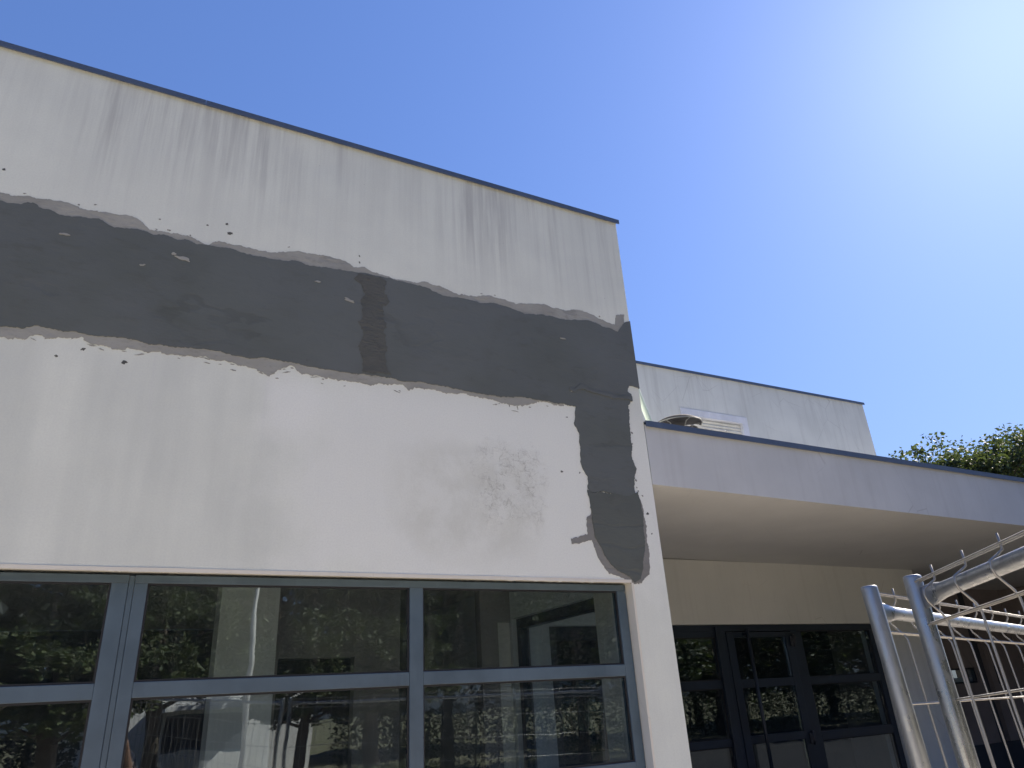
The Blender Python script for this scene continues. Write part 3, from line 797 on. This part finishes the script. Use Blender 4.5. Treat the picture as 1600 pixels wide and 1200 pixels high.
# ---- rooms seen through the glass
ZI = 2.80
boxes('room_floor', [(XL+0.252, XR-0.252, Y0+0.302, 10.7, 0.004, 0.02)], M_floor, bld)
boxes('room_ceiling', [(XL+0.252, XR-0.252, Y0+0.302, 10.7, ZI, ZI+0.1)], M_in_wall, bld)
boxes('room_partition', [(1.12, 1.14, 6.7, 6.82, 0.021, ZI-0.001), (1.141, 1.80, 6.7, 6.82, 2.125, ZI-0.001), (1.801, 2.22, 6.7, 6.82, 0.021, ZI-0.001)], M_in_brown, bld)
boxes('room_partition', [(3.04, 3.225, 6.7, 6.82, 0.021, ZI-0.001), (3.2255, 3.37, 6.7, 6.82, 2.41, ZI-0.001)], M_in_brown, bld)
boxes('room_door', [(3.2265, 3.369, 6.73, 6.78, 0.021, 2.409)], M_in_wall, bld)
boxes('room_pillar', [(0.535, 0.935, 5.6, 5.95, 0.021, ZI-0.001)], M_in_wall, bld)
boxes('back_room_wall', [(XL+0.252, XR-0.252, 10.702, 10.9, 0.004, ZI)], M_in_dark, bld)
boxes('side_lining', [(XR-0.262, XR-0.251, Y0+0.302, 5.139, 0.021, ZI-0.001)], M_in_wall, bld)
# dark side window frame between room and porch
bm = bmesh.new()
xa, xb = XR-0.20, XR-0.10
box(bm, xa, xb, 5.144, 6.678, 2.345, 2.438, bev=0.003); box(bm, xa, xb, 5.144, 6.678, 0.021, 0.1, bev=0.003)
box(bm, xa+0.0005, xb-0.0005, 6.60, 6.6775, 0.1005, 2.3445, bev=0.003); box(bm, xa+0.0005, xb-0.0005, 5.1445, 5.215, 0.1005, 2.3445, bev=0.003)
sw = link('side_window', bm, M_door, bld)
box_obj('pane', (xa+0.04, xa+0.06, 5.216, 6.599, 0.101, 2.344), M_glass, sw)

# ------------------------------------------------------------------ things on the canopy roof
t = tag(empty('roof_pipe', (4.264, 5.0, 3.47)), 'pale green pipe leaning on the main block behind the canopy edge', 'pipe')
bm = bmesh.new()
tube(bm, [(0, 0, 0), (-0.60, 0, 1.92)], 0.028, 12)
link('pipe_body', bm, M_pipe, t)
bm = bmesh.new()
tube(bm, [(-0.0125, 0, 0.04), (-0.047, 0, 0.15)], 0.036, 12)
link('pipe_collar', bm, M_pipe, t)

def lathe(bm, prof, n=40):
    rings = [[bm.verts.new((r*math.cos(2*math.pi*k/n), r*math.sin(2*math.pi*k/n), z)) for k in range(n)] for r, z in prof]
    for i in range(len(rings)-1):
        for k in range(n):
            bm.faces.new((rings[i][k], rings[i][(k+1) % n], rings[i+1][(k+1) % n], rings[i+1][k])).smooth = True
    return rings
rv = tag(empty('roof_vent', (4.43, 5.0, 3.462)), 'low round roof vent with a black ribbed underside showing above the canopy edge', 'roof vent')
bm = bmesh.new()
lathe(bm, [(0.16, 0.0), (0.16, 0.02), (0.10, 0.03), (0.095, 0.36), (0.11, 0.50)], 24)
link('duct', bm, M_tub, rv)
bm = bmesh.new()
lathe(bm, [(0.226, 0.565), (0.17, 0.580), (0.05, 0.585), (0.0, 0.585)])
lathe(bm, [(0.232, 0.563), (0.228, 0.575), (0.18, 0.605), (0.09, 0.625), (0.0, 0.63)])
link('cowl', bm, M_tub, rv)
bm = bmesh.new()
lathe(bm, [(0.226, 0.560), (0.226, 0.565), (0.230, 0.569), (0.235, 0.565), (0.235, 0.560), (0.230, 0.556), (0.226, 0.560)])
link('rim', bm, M_rim, rv)
for k in range(6):
    a = R(22+60*k)
    bm = bmesh.new()
    tube(bm, [(math.cos(a)*0.10, math.sin(a)*0.10, 0.50), (math.cos(a)*0.15, math.sin(a)*0.15, 0.555), (math.cos(a)*0.222, math.sin(a)*0.222, 0.562)], 0.005, 6)
    link('rib', bm, M_rim, rv)
bm = bmesh.new()
NX, NY = 26, 6
grid = [[bm.verts.new((4.10+0.46*i/(NX-1), 4.50+0.05*j/(NY-1), 3.805+0.020*math.exp(-((i-6)/3.0)**2)+0.010*noise.noise(Vector((i*0.5, j*0.5, 3)))+0.008*(j/(NY-1)))) for j in range(NY)] for i in range(NX)]
for i in range(NX-1):
    for j in range(NY-1):
        bm.faces.new((grid[i][j], grid[i+1][j], grid[i+1][j+1], grid[i][j+1])).smooth = True
bmesh.ops.solidify(bm, geom=bm.faces[:], thickness=0.004)
tag(link('plastic_sheet', bm, M_sheet), 'crumpled pale strip lying on the canopy edge in front of the roof vent', 'sheet')

# ------------------------------------------------------------------ temporary fence panels
def fence_panel(loc, ang, lean, length, pitch, first, flip, label, ztop=1.865, zw=(1.84, 1.745, 1.605, 1.405, 1.205, 1.005, 0.805, 0.605, 0.405, 0.205), zr=1.80, foot=0.0):
    """local x along the panel from its first post; local -y is the side the wire folds bulge to (flip reverses)"""
    t = empty('fence_panel', (loc[0], loc[1], 0.0), ang)
    t.rotation_euler = (lean[0], lean[1], ang)
    tag(t, label, 'fence panel', 'temporary steel fence panels')
    sg = -1 if flip else 1
    for sx in (0.0, length):
        bm = bmesh.new()
        tube(bm, [(sx, 0, foot if sx else 0.0), (sx, 0, ztop-0.006), (sx, 0, ztop-0.001), (sx, 0, ztop)], [0.0185, 0.0185, 0.0178, 0.0155], 20)
        # pressed cap
        link('post', bm, M_galv, t)
    fl = [(1.45, 0.16), (1.5, 0.22), (1.35, 0.6), (1.05, 0.95), (1, 1), (1, 1), (1.05, 0.95), (1.35, 0.6), (1.5, 0.22), (1.45, 0.16)]
    for z in (zr, 0.155):
        xs = [0.018, 0.045, 0.07, 0.095, 0.13, length-0.13, length-0.095, length-0.07, length-0.045, length-0.018]
        bm = bmesh.new()
        tube(bm, [(x, 0, z) for x in xs], 0.0148, 16, fl)
        link('rail', bm, M_galv, t)
    for z in zw:
        for dy in ((0.0055, -0.0055) if z > 1.7 else (0.0055,)):
            bm = bmesh.new()
            tube(bm, [(0.016, dy*sg, z), (length*0.5, dy*sg, z+0.002), (length-0.016, dy*sg, z)], 0.0022, 6)
            link('horizontal_wire', bm, M_wire, t)
    x = first
    src = None
    b = -0.030*sg
    zt = zw[0]
    prof = [(0.0, zt+0.019), (0.0, zt), (0.02*b, zt-0.010), (0.45*b, zr+0.015), (0.95*b, zr+0.006), (1.03*b, zr-0.006), (0.92*b, zr-0.018), (0.2*b, zr-0.044), (0.02*b, zr-0.056), (0, zr-0.075), (0, 1.1), (0.05*b, 1.05), (0.8*b, 1.0), (0.05*b, 0.95), (0, 0.9), (0, 0.12)]
    while x < length-0.05:
        if src is None:
            bm = bmesh.new()
            tube(bm, [(0, a, z) for a, z in prof], 0.0023, 6)
            src = link('vertical_wire', bm, M_wire, t); src.location.x = x
        else:
            o = src.copy(); C.objects.link(o); o.parent = t; o.location.x = x
        x += pitch
    return t
fence_panel((1.5014, 1.0607), 0.266, (-0.0452, 0.0173), 3.3, 0.142, 0.135, True, 'galvanised mesh fence panel running away behind the nearer post', ztop=1.858, zw=(1.844, 1.7575, 1.607, 1.407, 1.207, 1.007, 0.807, 0.607, 0.407, 0.207), zr=1.802)
fence_panel((1.3862, 0.9044), -2.0297, (-0.013, -0.0668), 3.3, 0.112, 0.08, False, 'galvanised mesh fence panel coming towards the camera, its rail sloping up to the picture edge', ztop=1.858, zw=(1.843, 1.7567, 1.6157, 1.416, 1.216, 1.016, 0.816, 0.616, 0.416, 0.216), zr=1.809, foot=-0.21)
# ------------------------------------------------------------------ trees
def leaf_tri(bm, p, size, rng):
    d = Vector((rng.gauss(0, 1), rng.gauss(0, 1), rng.gauss(0, 0.6)-0.2)).normalized()
    s = d.cross(Vector((rng.gauss(0, 1), rng.gauss(0, 1), rng.gauss(0, 1)))).normalized()
    nn = d.cross(s)
    L, W_ = size, size*0.30
    a = bm.verts.new(p); b = bm.verts.new(p + d*L*0.5 + s*W_ + nn*L*0.06); c = bm.verts.new(p + d*L); e = bm.verts.new(p + d*L*0.5 - s*W_ + nn*L*0.06)
    bm.faces.new((a, b, c, e))

def tree_meshes(seed, H, spread, trunk_h, nclump, nleaf, leaf, leafmat, trunk_r=0.16):
    rng = random.Random(seed)
    bt = bmesh.new(); bl = bmesh.new()
    lean = Vector((rng.uniform(-.05, .05), rng.uniform(-.05, .05), 0))
    top = Vector((lean.x*H, lean.y*H, H*0.86))
    pts = [Vector((0, 0, -0.05)), Vector((lean.x, lean.y, trunk_h*0.6)), Vector((lean.x*trunk_h*1.6, lean.y*2, trunk_h)), (Vector((lean.x, lean.y, trunk_h))+top)*0.5 + Vector((rng.uniform(-.2, .2), rng.uniform(-.2, .2), 0)), top]
    tube(bt, pts, [trunk_r*1.25, trunk_r, trunk_r*0.85, trunk_r*0.5, 0.02], 9)
    tips = []
    nl = 13
    for i in range(nl):
        h = trunk_h*0.75 + (H*0.8-trunk_h*0.75)*i/(nl-1)
        a = i*2.4+rng.uniform(-.5, .5)
        k = (h-trunk_h*0.7)/(H-trunk_h*0.7)
        ln = spread*(0.55+0.9*math.sin(math.pi*min(1, 0.2+0.75*k)))*rng.uniform(0.62, 1.0)
        base = Vector((lean.x*h, lean.y*h, h))
        mid = base + Vector((math.cos(a)*ln*0.5, math.sin(a)*ln*0.5, ln*0.22))
        tip = base + Vector((math.cos(a+.2)*ln, math.sin(a+.2)*ln, ln*rng.uniform(0.25, 0.6)))
        tube(bt, [base, mid, tip], [trunk_r*0.42*(1-k*0.6), trunk_r*0.25*(1-k*0.5), 0.012], 6)
        tips += [(tip, 1.0), (mid.lerp(tip, 0.55), 0.8)]
        for q in range(3):
            s0 = mid.lerp(tip, rng.uniform(0.1, 0.8))
            e0 = s0 + Vector((rng.gauss(0, 1), rng.gauss(0, 1), rng.uniform(0.1, 1.0))).normalized()*ln*rng.uniform(0.3, 0.55)
            tube(bt, [s0, (s0+e0)*0.5+Vector((0, 0, 0.04)), e0], [0.03, 0.018, 0.007], 5)
            tips.append((e0, 0.85))
    for tp, k in tips:
        for c in range(nclump):
            cc = tp + Vector((rng.gauss(0, 1), rng.gauss(0, 1), rng.gauss(0, 0.8)))*spread*0.17
            rad = spread*rng.uniform(0.09, 0.19)
            for q in range(nleaf):
                v = Vector((rng.gauss(0, 1), rng.gauss(0, 1), rng.gauss(0, 0.75)))
                leaf_tri(bl, cc + v*rad*0.50, leaf*rng.uniform(0.65, 1.3), rng)
    return bt, bl

def make_tree(seed, H, spread, trunk_h, nclump, nleaf, leaf, leafmat, loc, label, group, name='leafy_tree', rz=0.0, cat='tree'):
    bt, bl = tree_meshes(seed, H, spread, trunk_h, nclump, nleaf, leaf, leafmat)
    t = tag(empty(name, loc, rz), label, cat, group)
    link('trunk', bt, M_bark, t)
    link('crown', bl, leafmat, t)
    return t
def copy_tree(t, loc, rz, sc, label, group=None):
    r = t.copy(); C.objects.link(r); r.location = loc; r.rotation_euler = (0, 0, rz); r.scale = (sc[0], sc[0], sc[1])
    r['label'] = label
    if group: r['group'] = group
    for ch in list(t.children):
        c = ch.copy(); C.objects.link(c); c.parent = r
    return r
GB, GF = 'trees beyond the porch canopy', 'trees facing the windows across the yard'
far1 = make_tree(11, 8.7, 2.7, 2.6, 11, 70, 0.145, M_leaf4, (25.6, 16.0, 0), 'rounded tree top rising in the middle above the canopy coping', GB)
far2 = make_tree(14, 9.0, 3.3, 3.0, 11, 70, 0.145, M_leaf4, (29.6, 15.2, 0), 'tallest tree above the canopy, cut by the right picture edge', GB)
copy_tree(far1, (22.6, 16.6, 0), 2.2, (0.9, 0.93), 'lowest tree top peeping over the canopy next to the rear block')
copy_tree(far1, (27.4, 18.5, 0), 4.0, (1.05, 1.10), 'tree between the rounded tree and the tallest one, set further back')
# ------------------------------------------------------------------ what the glass reflects: the yard behind the camera
near = make_tree(21, 4.9, 1.3, 2.7, 7, 34, 0.13, M_leaf2, (0.75, -10.6, 0), 'small sunlit tree reflected left of the beige pillar', GF)
tall = make_tree(22, 8.0, 2.6, 2.4, 7, 34, 0.20, M_leaf, (8.6, -12.5, 0), 'broad tall tree reflected in the windows nearest the porch', GF)
copy_tree(near, (-1.2, -9.6, 0), 1.2, (1.1, 0.72), 'low spreading tree reflected in the left window')
copy_tree(near, (-3.6, -10.2, 0), 2.9, (1.2, 0.74), 'low bushy tree furthest left across the yard')
copy_tree(near, (3.7, -9.0, 0), 4.1, (0.8, 0.70), 'dark little tree reflected right of the white outbuilding')
copy_tree(near, (5.5, -9.6, 0), 5.2, (1.1, 0.80), 'sunlit bushy tree reflected beside the middle mullion')
copy_tree(tall, (13.0, -12.0, 0), 1.9, (1.0, 0.95), 'tall tree reflected in the entrance door')
copy_tree(tall, (18.0, -10.0, 0), 3.3, (1.05, 0.85), 'tall tree reflected in the right end of the entrance screen')
copy_tree(tall, (24.0, -13.0, 0), 0.7, (1.2, 0.9), 'tall tree furthest right across the yard')

copy_tree(tall, (28.5, -8.0, 0), 5.0, (1.1, 0.8), 'broad sunlit tree across the yard beside the right end of the long hedge')
copy_tree(tall, (35.0, -10.0, 0), 2.5, (1.2, 0.95), 'tall tree at the far right end of the long hedge')
wood = make_tree(23, 13.5, 3.6, 2.0, 7, 38, 0.42, M_leaf3, (-3.0, -27.0, 0), 'dark tall tree at the back of the yard behind the small sunlit tree', GF)
for i, (x, y, rz, a, bsc, lb) in enumerate([(-9.5, -25, 1.0, 1.1, 0.9, 'dark tall tree at the far left back corner of the yard'), (1.6, -29, 2.3, 1.05, 1.05, 'dark tall tree standing behind the left end of the outbuilding'),
        (6.5, -27, 3.1, 1.1, 0.95, 'dark tall tree standing behind the right end of the outbuilding'), (11.5, -26, 4.6, 1.1, 1.0, 'dark tall tree behind the broad tree nearest the porch'),
        (17, -24, 5.5, 1.15, 0.9, 'dark tall tree at the back between two tall yard trees'), (23, -24, 0.4, 1.1, 1.0, 'dark tall tree behind the furthest right yard tree'), (29.5, -21, 1.7, 1.2, 0.95, 'dark tall tree behind the right end of the long hedge'), (37, -18, 2.6, 1.3, 0.95, 'dark tall tree beyond the right end of the long hedge'), (45, -15, 3.6, 1.3, 0.9, 'dark tall tree at the far right back corner of the yard')]):
    copy_tree(wood, (x, y, 0), rz, (a, bsc), lb)
def hedge(x0, x1, y, h, d, n, seed, mat, label):
    rng = random.Random(seed)
    bl = bmesh.new(); bt = bmesh.new()
    for q in range(n):
        u = rng.random(); zz = h*rng.random()**0.75*(0.82+0.25*noise.noise(Vector((u*(x1-x0)*0.9, seed, 0))))
        p = Vector((u*(x1-x0)-(x1-x0)/2, rng.gauss(0, d*0.4), max(0.02, zz)))
        leaf_tri(bl, p, 0.11*rng.uniform(0.7, 1.4), rng)
    k = int((x1-x0)/0.8)
    for q in range(k):
        xx = -(x1-x0)/2+0.4+q*0.8
        tube(bt, [(xx, 0, 0), (xx+rng.uniform(-.1, .1), 0.05, h*0.5), (xx+rng.uniform(-.2, .2), 0, h*0.8)], [0.035, 0.025, 0.01], 5)
    t = tag(empty('hedge', ((x0+x1)/2, y, 0)), label, 'hedge')
    link('stems', bt, M_bark, t); link('foliage', bl, mat, t)
hedge(5.6, 42.0, -13.6, 2.3, 1.3, 36000, 5, M_leaf, 'long loose green hedge across the yard right of the outbuilding')
hedge(-12.0, -0.8, -12.0, 2.0, 1.2, 12000, 6, M_leaf3, 'loose green hedge across the yard left of the outbuilding')
hedge(2.9, 6.2, -7.6, 0.75, 0.9, 2600, 8, M_leaf2, 'low sunlit shrub row at the yard edge in front of the long hedge')

ob = tag(empty('outbuilding', (2.6, -17.5, 0), R(163)), 'low white outbuilding with a flat awning across the yard, seen in the window reflection', 'outbuilding')
boxes('wall', [(-3.6, 3.2, 0, 0.2, 0, 0.9), (-3.6, -1.2, 0, 0.2, 0.9005, 2.75), (1.4, 3.2, 0, 0.2, 0.9005, 2.75), (-1.1995, 1.3995, 0, 0.2, 1.95, 2.75), (-3.6, 3.2, 0.2005, 4.0, 2.45, 2.60), (-3.6, -3.4, 0.2005, 4, 0, 2.449), (3.0, 3.2, 0.2005, 4, 0, 2.449), (-3.6, 3.2, 4.0005, 4.2, 0, 2.75)], M_white, ob)
boxes('awning', [(-1.6, 1.8, -0.9, -0.003, 2.06, 2.20)], M_white, ob)
wd = boxes('window', [(-1.199, 1.399, 0.06, 0.1, 0.901, 0.96), (-1.199, 1.399, 0.06, 0.1, 1.89, 1.949), (0.06, 0.14, 0.0605, 0.0995, 0.961, 1.889)], M_frame, ob)
boxes('pane', [(-1.195, 0.059, 0.075, 0.085, 0.962, 1.888), (0.141, 1.395, 0.075, 0.085, 0.962, 1.888)], M_plinth, wd)
boxes('downpipe', [(1.75, 1.83, -0.09, -0.01, 0, 2.7)], M_pipe, ob)

lp = tag(empty('lamp_post', (2.08, -5.9, 0)), 'slim pale lamp post standing in the yard, seen as a white line in the window', 'lamp post')
bm = bmesh.new(); tube(bm, [(0, 0, 0), (0, 0, 2.5), (0.02, 0, 5.2)], [0.06, 0.05, 0.036], 14); link('pole', bm, M_pole, lp)
bm = bmesh.new(); tube(bm, [(0.02, 0, 5.15), (0.06, 0.25, 5.3), (0.06, 0.6, 5.33)], 0.025, 10); link('arm', bm, M_pole, lp)
bm = bmesh.new(); box(bm, -0.02, 0.14, 0.55, 1.05, 5.29, 5.36, bev=0.02); link('lamp_head', bm, M_pole, lp)
# ------------------------------------------------------------------ the person taking the photograph (seen only in the glass)
def solid(name, rgb, rough=0.7, metal=0.0):
    t = NT(name)
    t.col(t.mix(t.ramp(t.noise(30, 3, 0.6), 0.3, 0.7), tuple(v*0.88 for v in rgb), rgb))
    t.b.inputs['Roughness'].default_value = rough
    t.b.inputs['Metallic'].default_value = metal
    return t.m
M_skin = solid('skin', (0.30, 0.18, 0.13), 0.5)
M_shirt = solid('dark navy shirt cloth', (0.03, 0.035, 0.055), 0.9)
M_jean = solid('dark denim', (0.035, 0.045, 0.075), 0.9)
M_shoe = solid('dark shoe leather', (0.03, 0.028, 0.026), 0.5)
M_hair = solid('dark brown hair', (0.03, 0.02, 0.015), 0.6)
M_eye = solid('eye white', (0.6, 0.6, 0.58), 0.2)

def skin_mesh(name, verts, edges, radii, root, levels=2):
    me = bpy.data.meshes.new(name)
    me.from_pydata(verts, edges, [])
    o = bpy.data.objects.new(name, me)
    C.objects.link(o)
    o.modifiers.new('skin', 'SKIN').use_smooth_shade = True
    sv = me.skin_vertices[0].data
    for i, r in enumerate(radii):
        sv[i].radius = (r, r) if not isinstance(r, tuple) else r
        sv[i].use_root = (i == root)
    s = o.modifiers.new('sub', 'SUBSURF'); s.levels = levels; s.render_levels = levels
    dg = bpy.context.evaluated_depsgraph_get()
    out = bpy.data.meshes.new_from_object(o.evaluated_get(dg))
    bpy.data.objects.remove(o); bpy.data.meshes.remove(me)
    return out

def person(px, py):
    V, E_, Rr = [], [], []
    def v(p, r, par=None):
        V.append(p); Rr.append(r)
        if par is not None: E_.append((par, len(V)-1))
        return len(V)-1
    pel = v((0, 0, 0.96), (0.15, 0.11))
    wai = v((0, 0.0, 1.10), (0.135, 0.10), pel)
    che = v((0, 0.0, 1.30), (0.155, 0.11), wai)
    nec = v((0, 0.01, 1.475), (0.062, 0.06), che)
    hd0 = v((0, 0.02, 1.56), (0.068, 0.078), nec)
    hd1 = v((0, 0.03, 1.65), (0.076, 0.092), hd0)
    v((0, 0.02, 1.72), (0.058, 0.07), hd1)
    for s in (-1, 1):
        hip = v((s*0.10, 0, 0.88), 0.088, pel)
        kn = v((s*0.115, 0.015, 0.50), 0.058, hip)
        an = v((s*0.12, -0.01, 0.10), 0.040, kn)
        v((s*0.13, 0.14, 0.035), 0.035, an)
        sh = v((s*0.175, 0, 1.41), 0.058, che)
        el = v((s*0.195, 0.14, 1.19), 0.041, sh)
        wr = v((s*0.115, 0.30, 1.475), 0.028, el)
        pa = v((s*0.098, 0.335, 1.535), 0.030, wr)
        for k in range(4):                       # fingers round the back edge of the phone
            z0 = 1.590-0.004*k
            a = v((s*(0.098-0.004*k), 0.372-0.012*k, z0-0.012*k), 0.0105, pa)
            b = v((s*(0.078-0.004*k), 0.388-0.012*k, z0+0.016-0.012*k), 0.009, a)
            v((s*(0.060-0.003*k), 0.386-0.012*k, z0+0.026-0.012*k), 0.0075, b)
        th = v((s*0.082, 0.322, 1.565), 0.011, pa)
        v((s*0.062, 0.332, 1.600), 0.009, th)
    me = skin_mesh('body', V, E_, Rr, 0)
    for m in (M_skin, M_shirt, M_jean, M_shoe): me.materials.append(m)
    for p in me.polygons:
        c = p.center
        p.use_smooth = True
        fore = c.y > 0.10 and c.z > 1.15
        p.material_index = 3 if c.z < 0.085 else 2 if c.z < 0.98 else 1 if (c.z < 1.455 and not fore) else 0
    t = tag(empty('person', (px, py, 0)), 'person in a dark shirt holding up a phone towards the building', 'person')
    o = bpy.data.objects.new('body', me); C.objects.link(o); o.parent = t
    bm = bmesh.new()
    bmesh.ops.create_uvsphere(bm, u_segments=20, v_segments=14, radius=1.0)
    for q in bm.verts:
        n_ = 1+0.05*noise.noise(q.co*4)
        q.co = Vector((q.co.x*0.088*n_, q.co.y*0.105*n_-0.004, q.co.z*0.095*n_+1.69))
    bmesh.ops.delete(bm, geom=[q for q in bm.verts if q.co.y > 0.035 and q.co.z < 1.705 or q.co.z < 1.61], context='VERTS')
    link('hair', bm, M_hair, t, True)
    bm = bmesh.new()
    tube(bm, [(0, 0.105, 1.672), (0, 0.122, 1.645), (0, 0.132, 1.628), (0, 0.112, 1.618)], [0.008, 0.010, 0.013, 0.008], 8)
    link('nose', bm, M_skin, t, True)
    bm = bmesh.new()
    tube(bm, [(-0.022, 0.104, 1.588), (0, 0.112, 1.590), (0.022, 0.104, 1.588)], [0.003, 0.006, 0.003], 8)
    link('mouth', bm, solid('lips', (0.33, 0.15, 0.12), 0.5), t, True)
    for s in (-1, 1):
        bm = bmesh.new()
        bmesh.ops.create_uvsphere(bm, u_segments=10, v_segments=8, radius=0.011)
        for q in bm.verts: q.co += Vector((s*0.030, 0.100, 1.662))
        link('eye', bm, M_eye, t, True)
        bm = bmesh.new()
        bmesh.ops.create_uvsphere(bm, u_segments=10, v_segments=8, radius=1)
        for q in bm.verts: q.co = Vector((q.co.x*0.010+s*0.082, q.co.y*0.018+0.02, q.co.z*0.030+1.645))
        link('ear', bm, M_skin, t, True)
person(0.0, -0.42)
ph = tag(empty('phone', (0, 0, 0)), 'black phone held up in both hands of the person', 'phone')
ph.matrix_world = cam.matrix_world.copy()
bm = bmesh.new(); box(bm, -0.074, 0.074, -0.030, 0.044, 0.006, 0.014, bev=0.003)
link('case', bm, solid('black phone case', (0.015, 0.015, 0.018), 0.3), ph)
bm = bmesh.new(); box(bm, -0.071, 0.071, -0.027, 0.041, 0.0145, 0.0155)
link('screen', bm, solid('dark phone glass', (0.02, 0.022, 0.026), 0.1), ph)
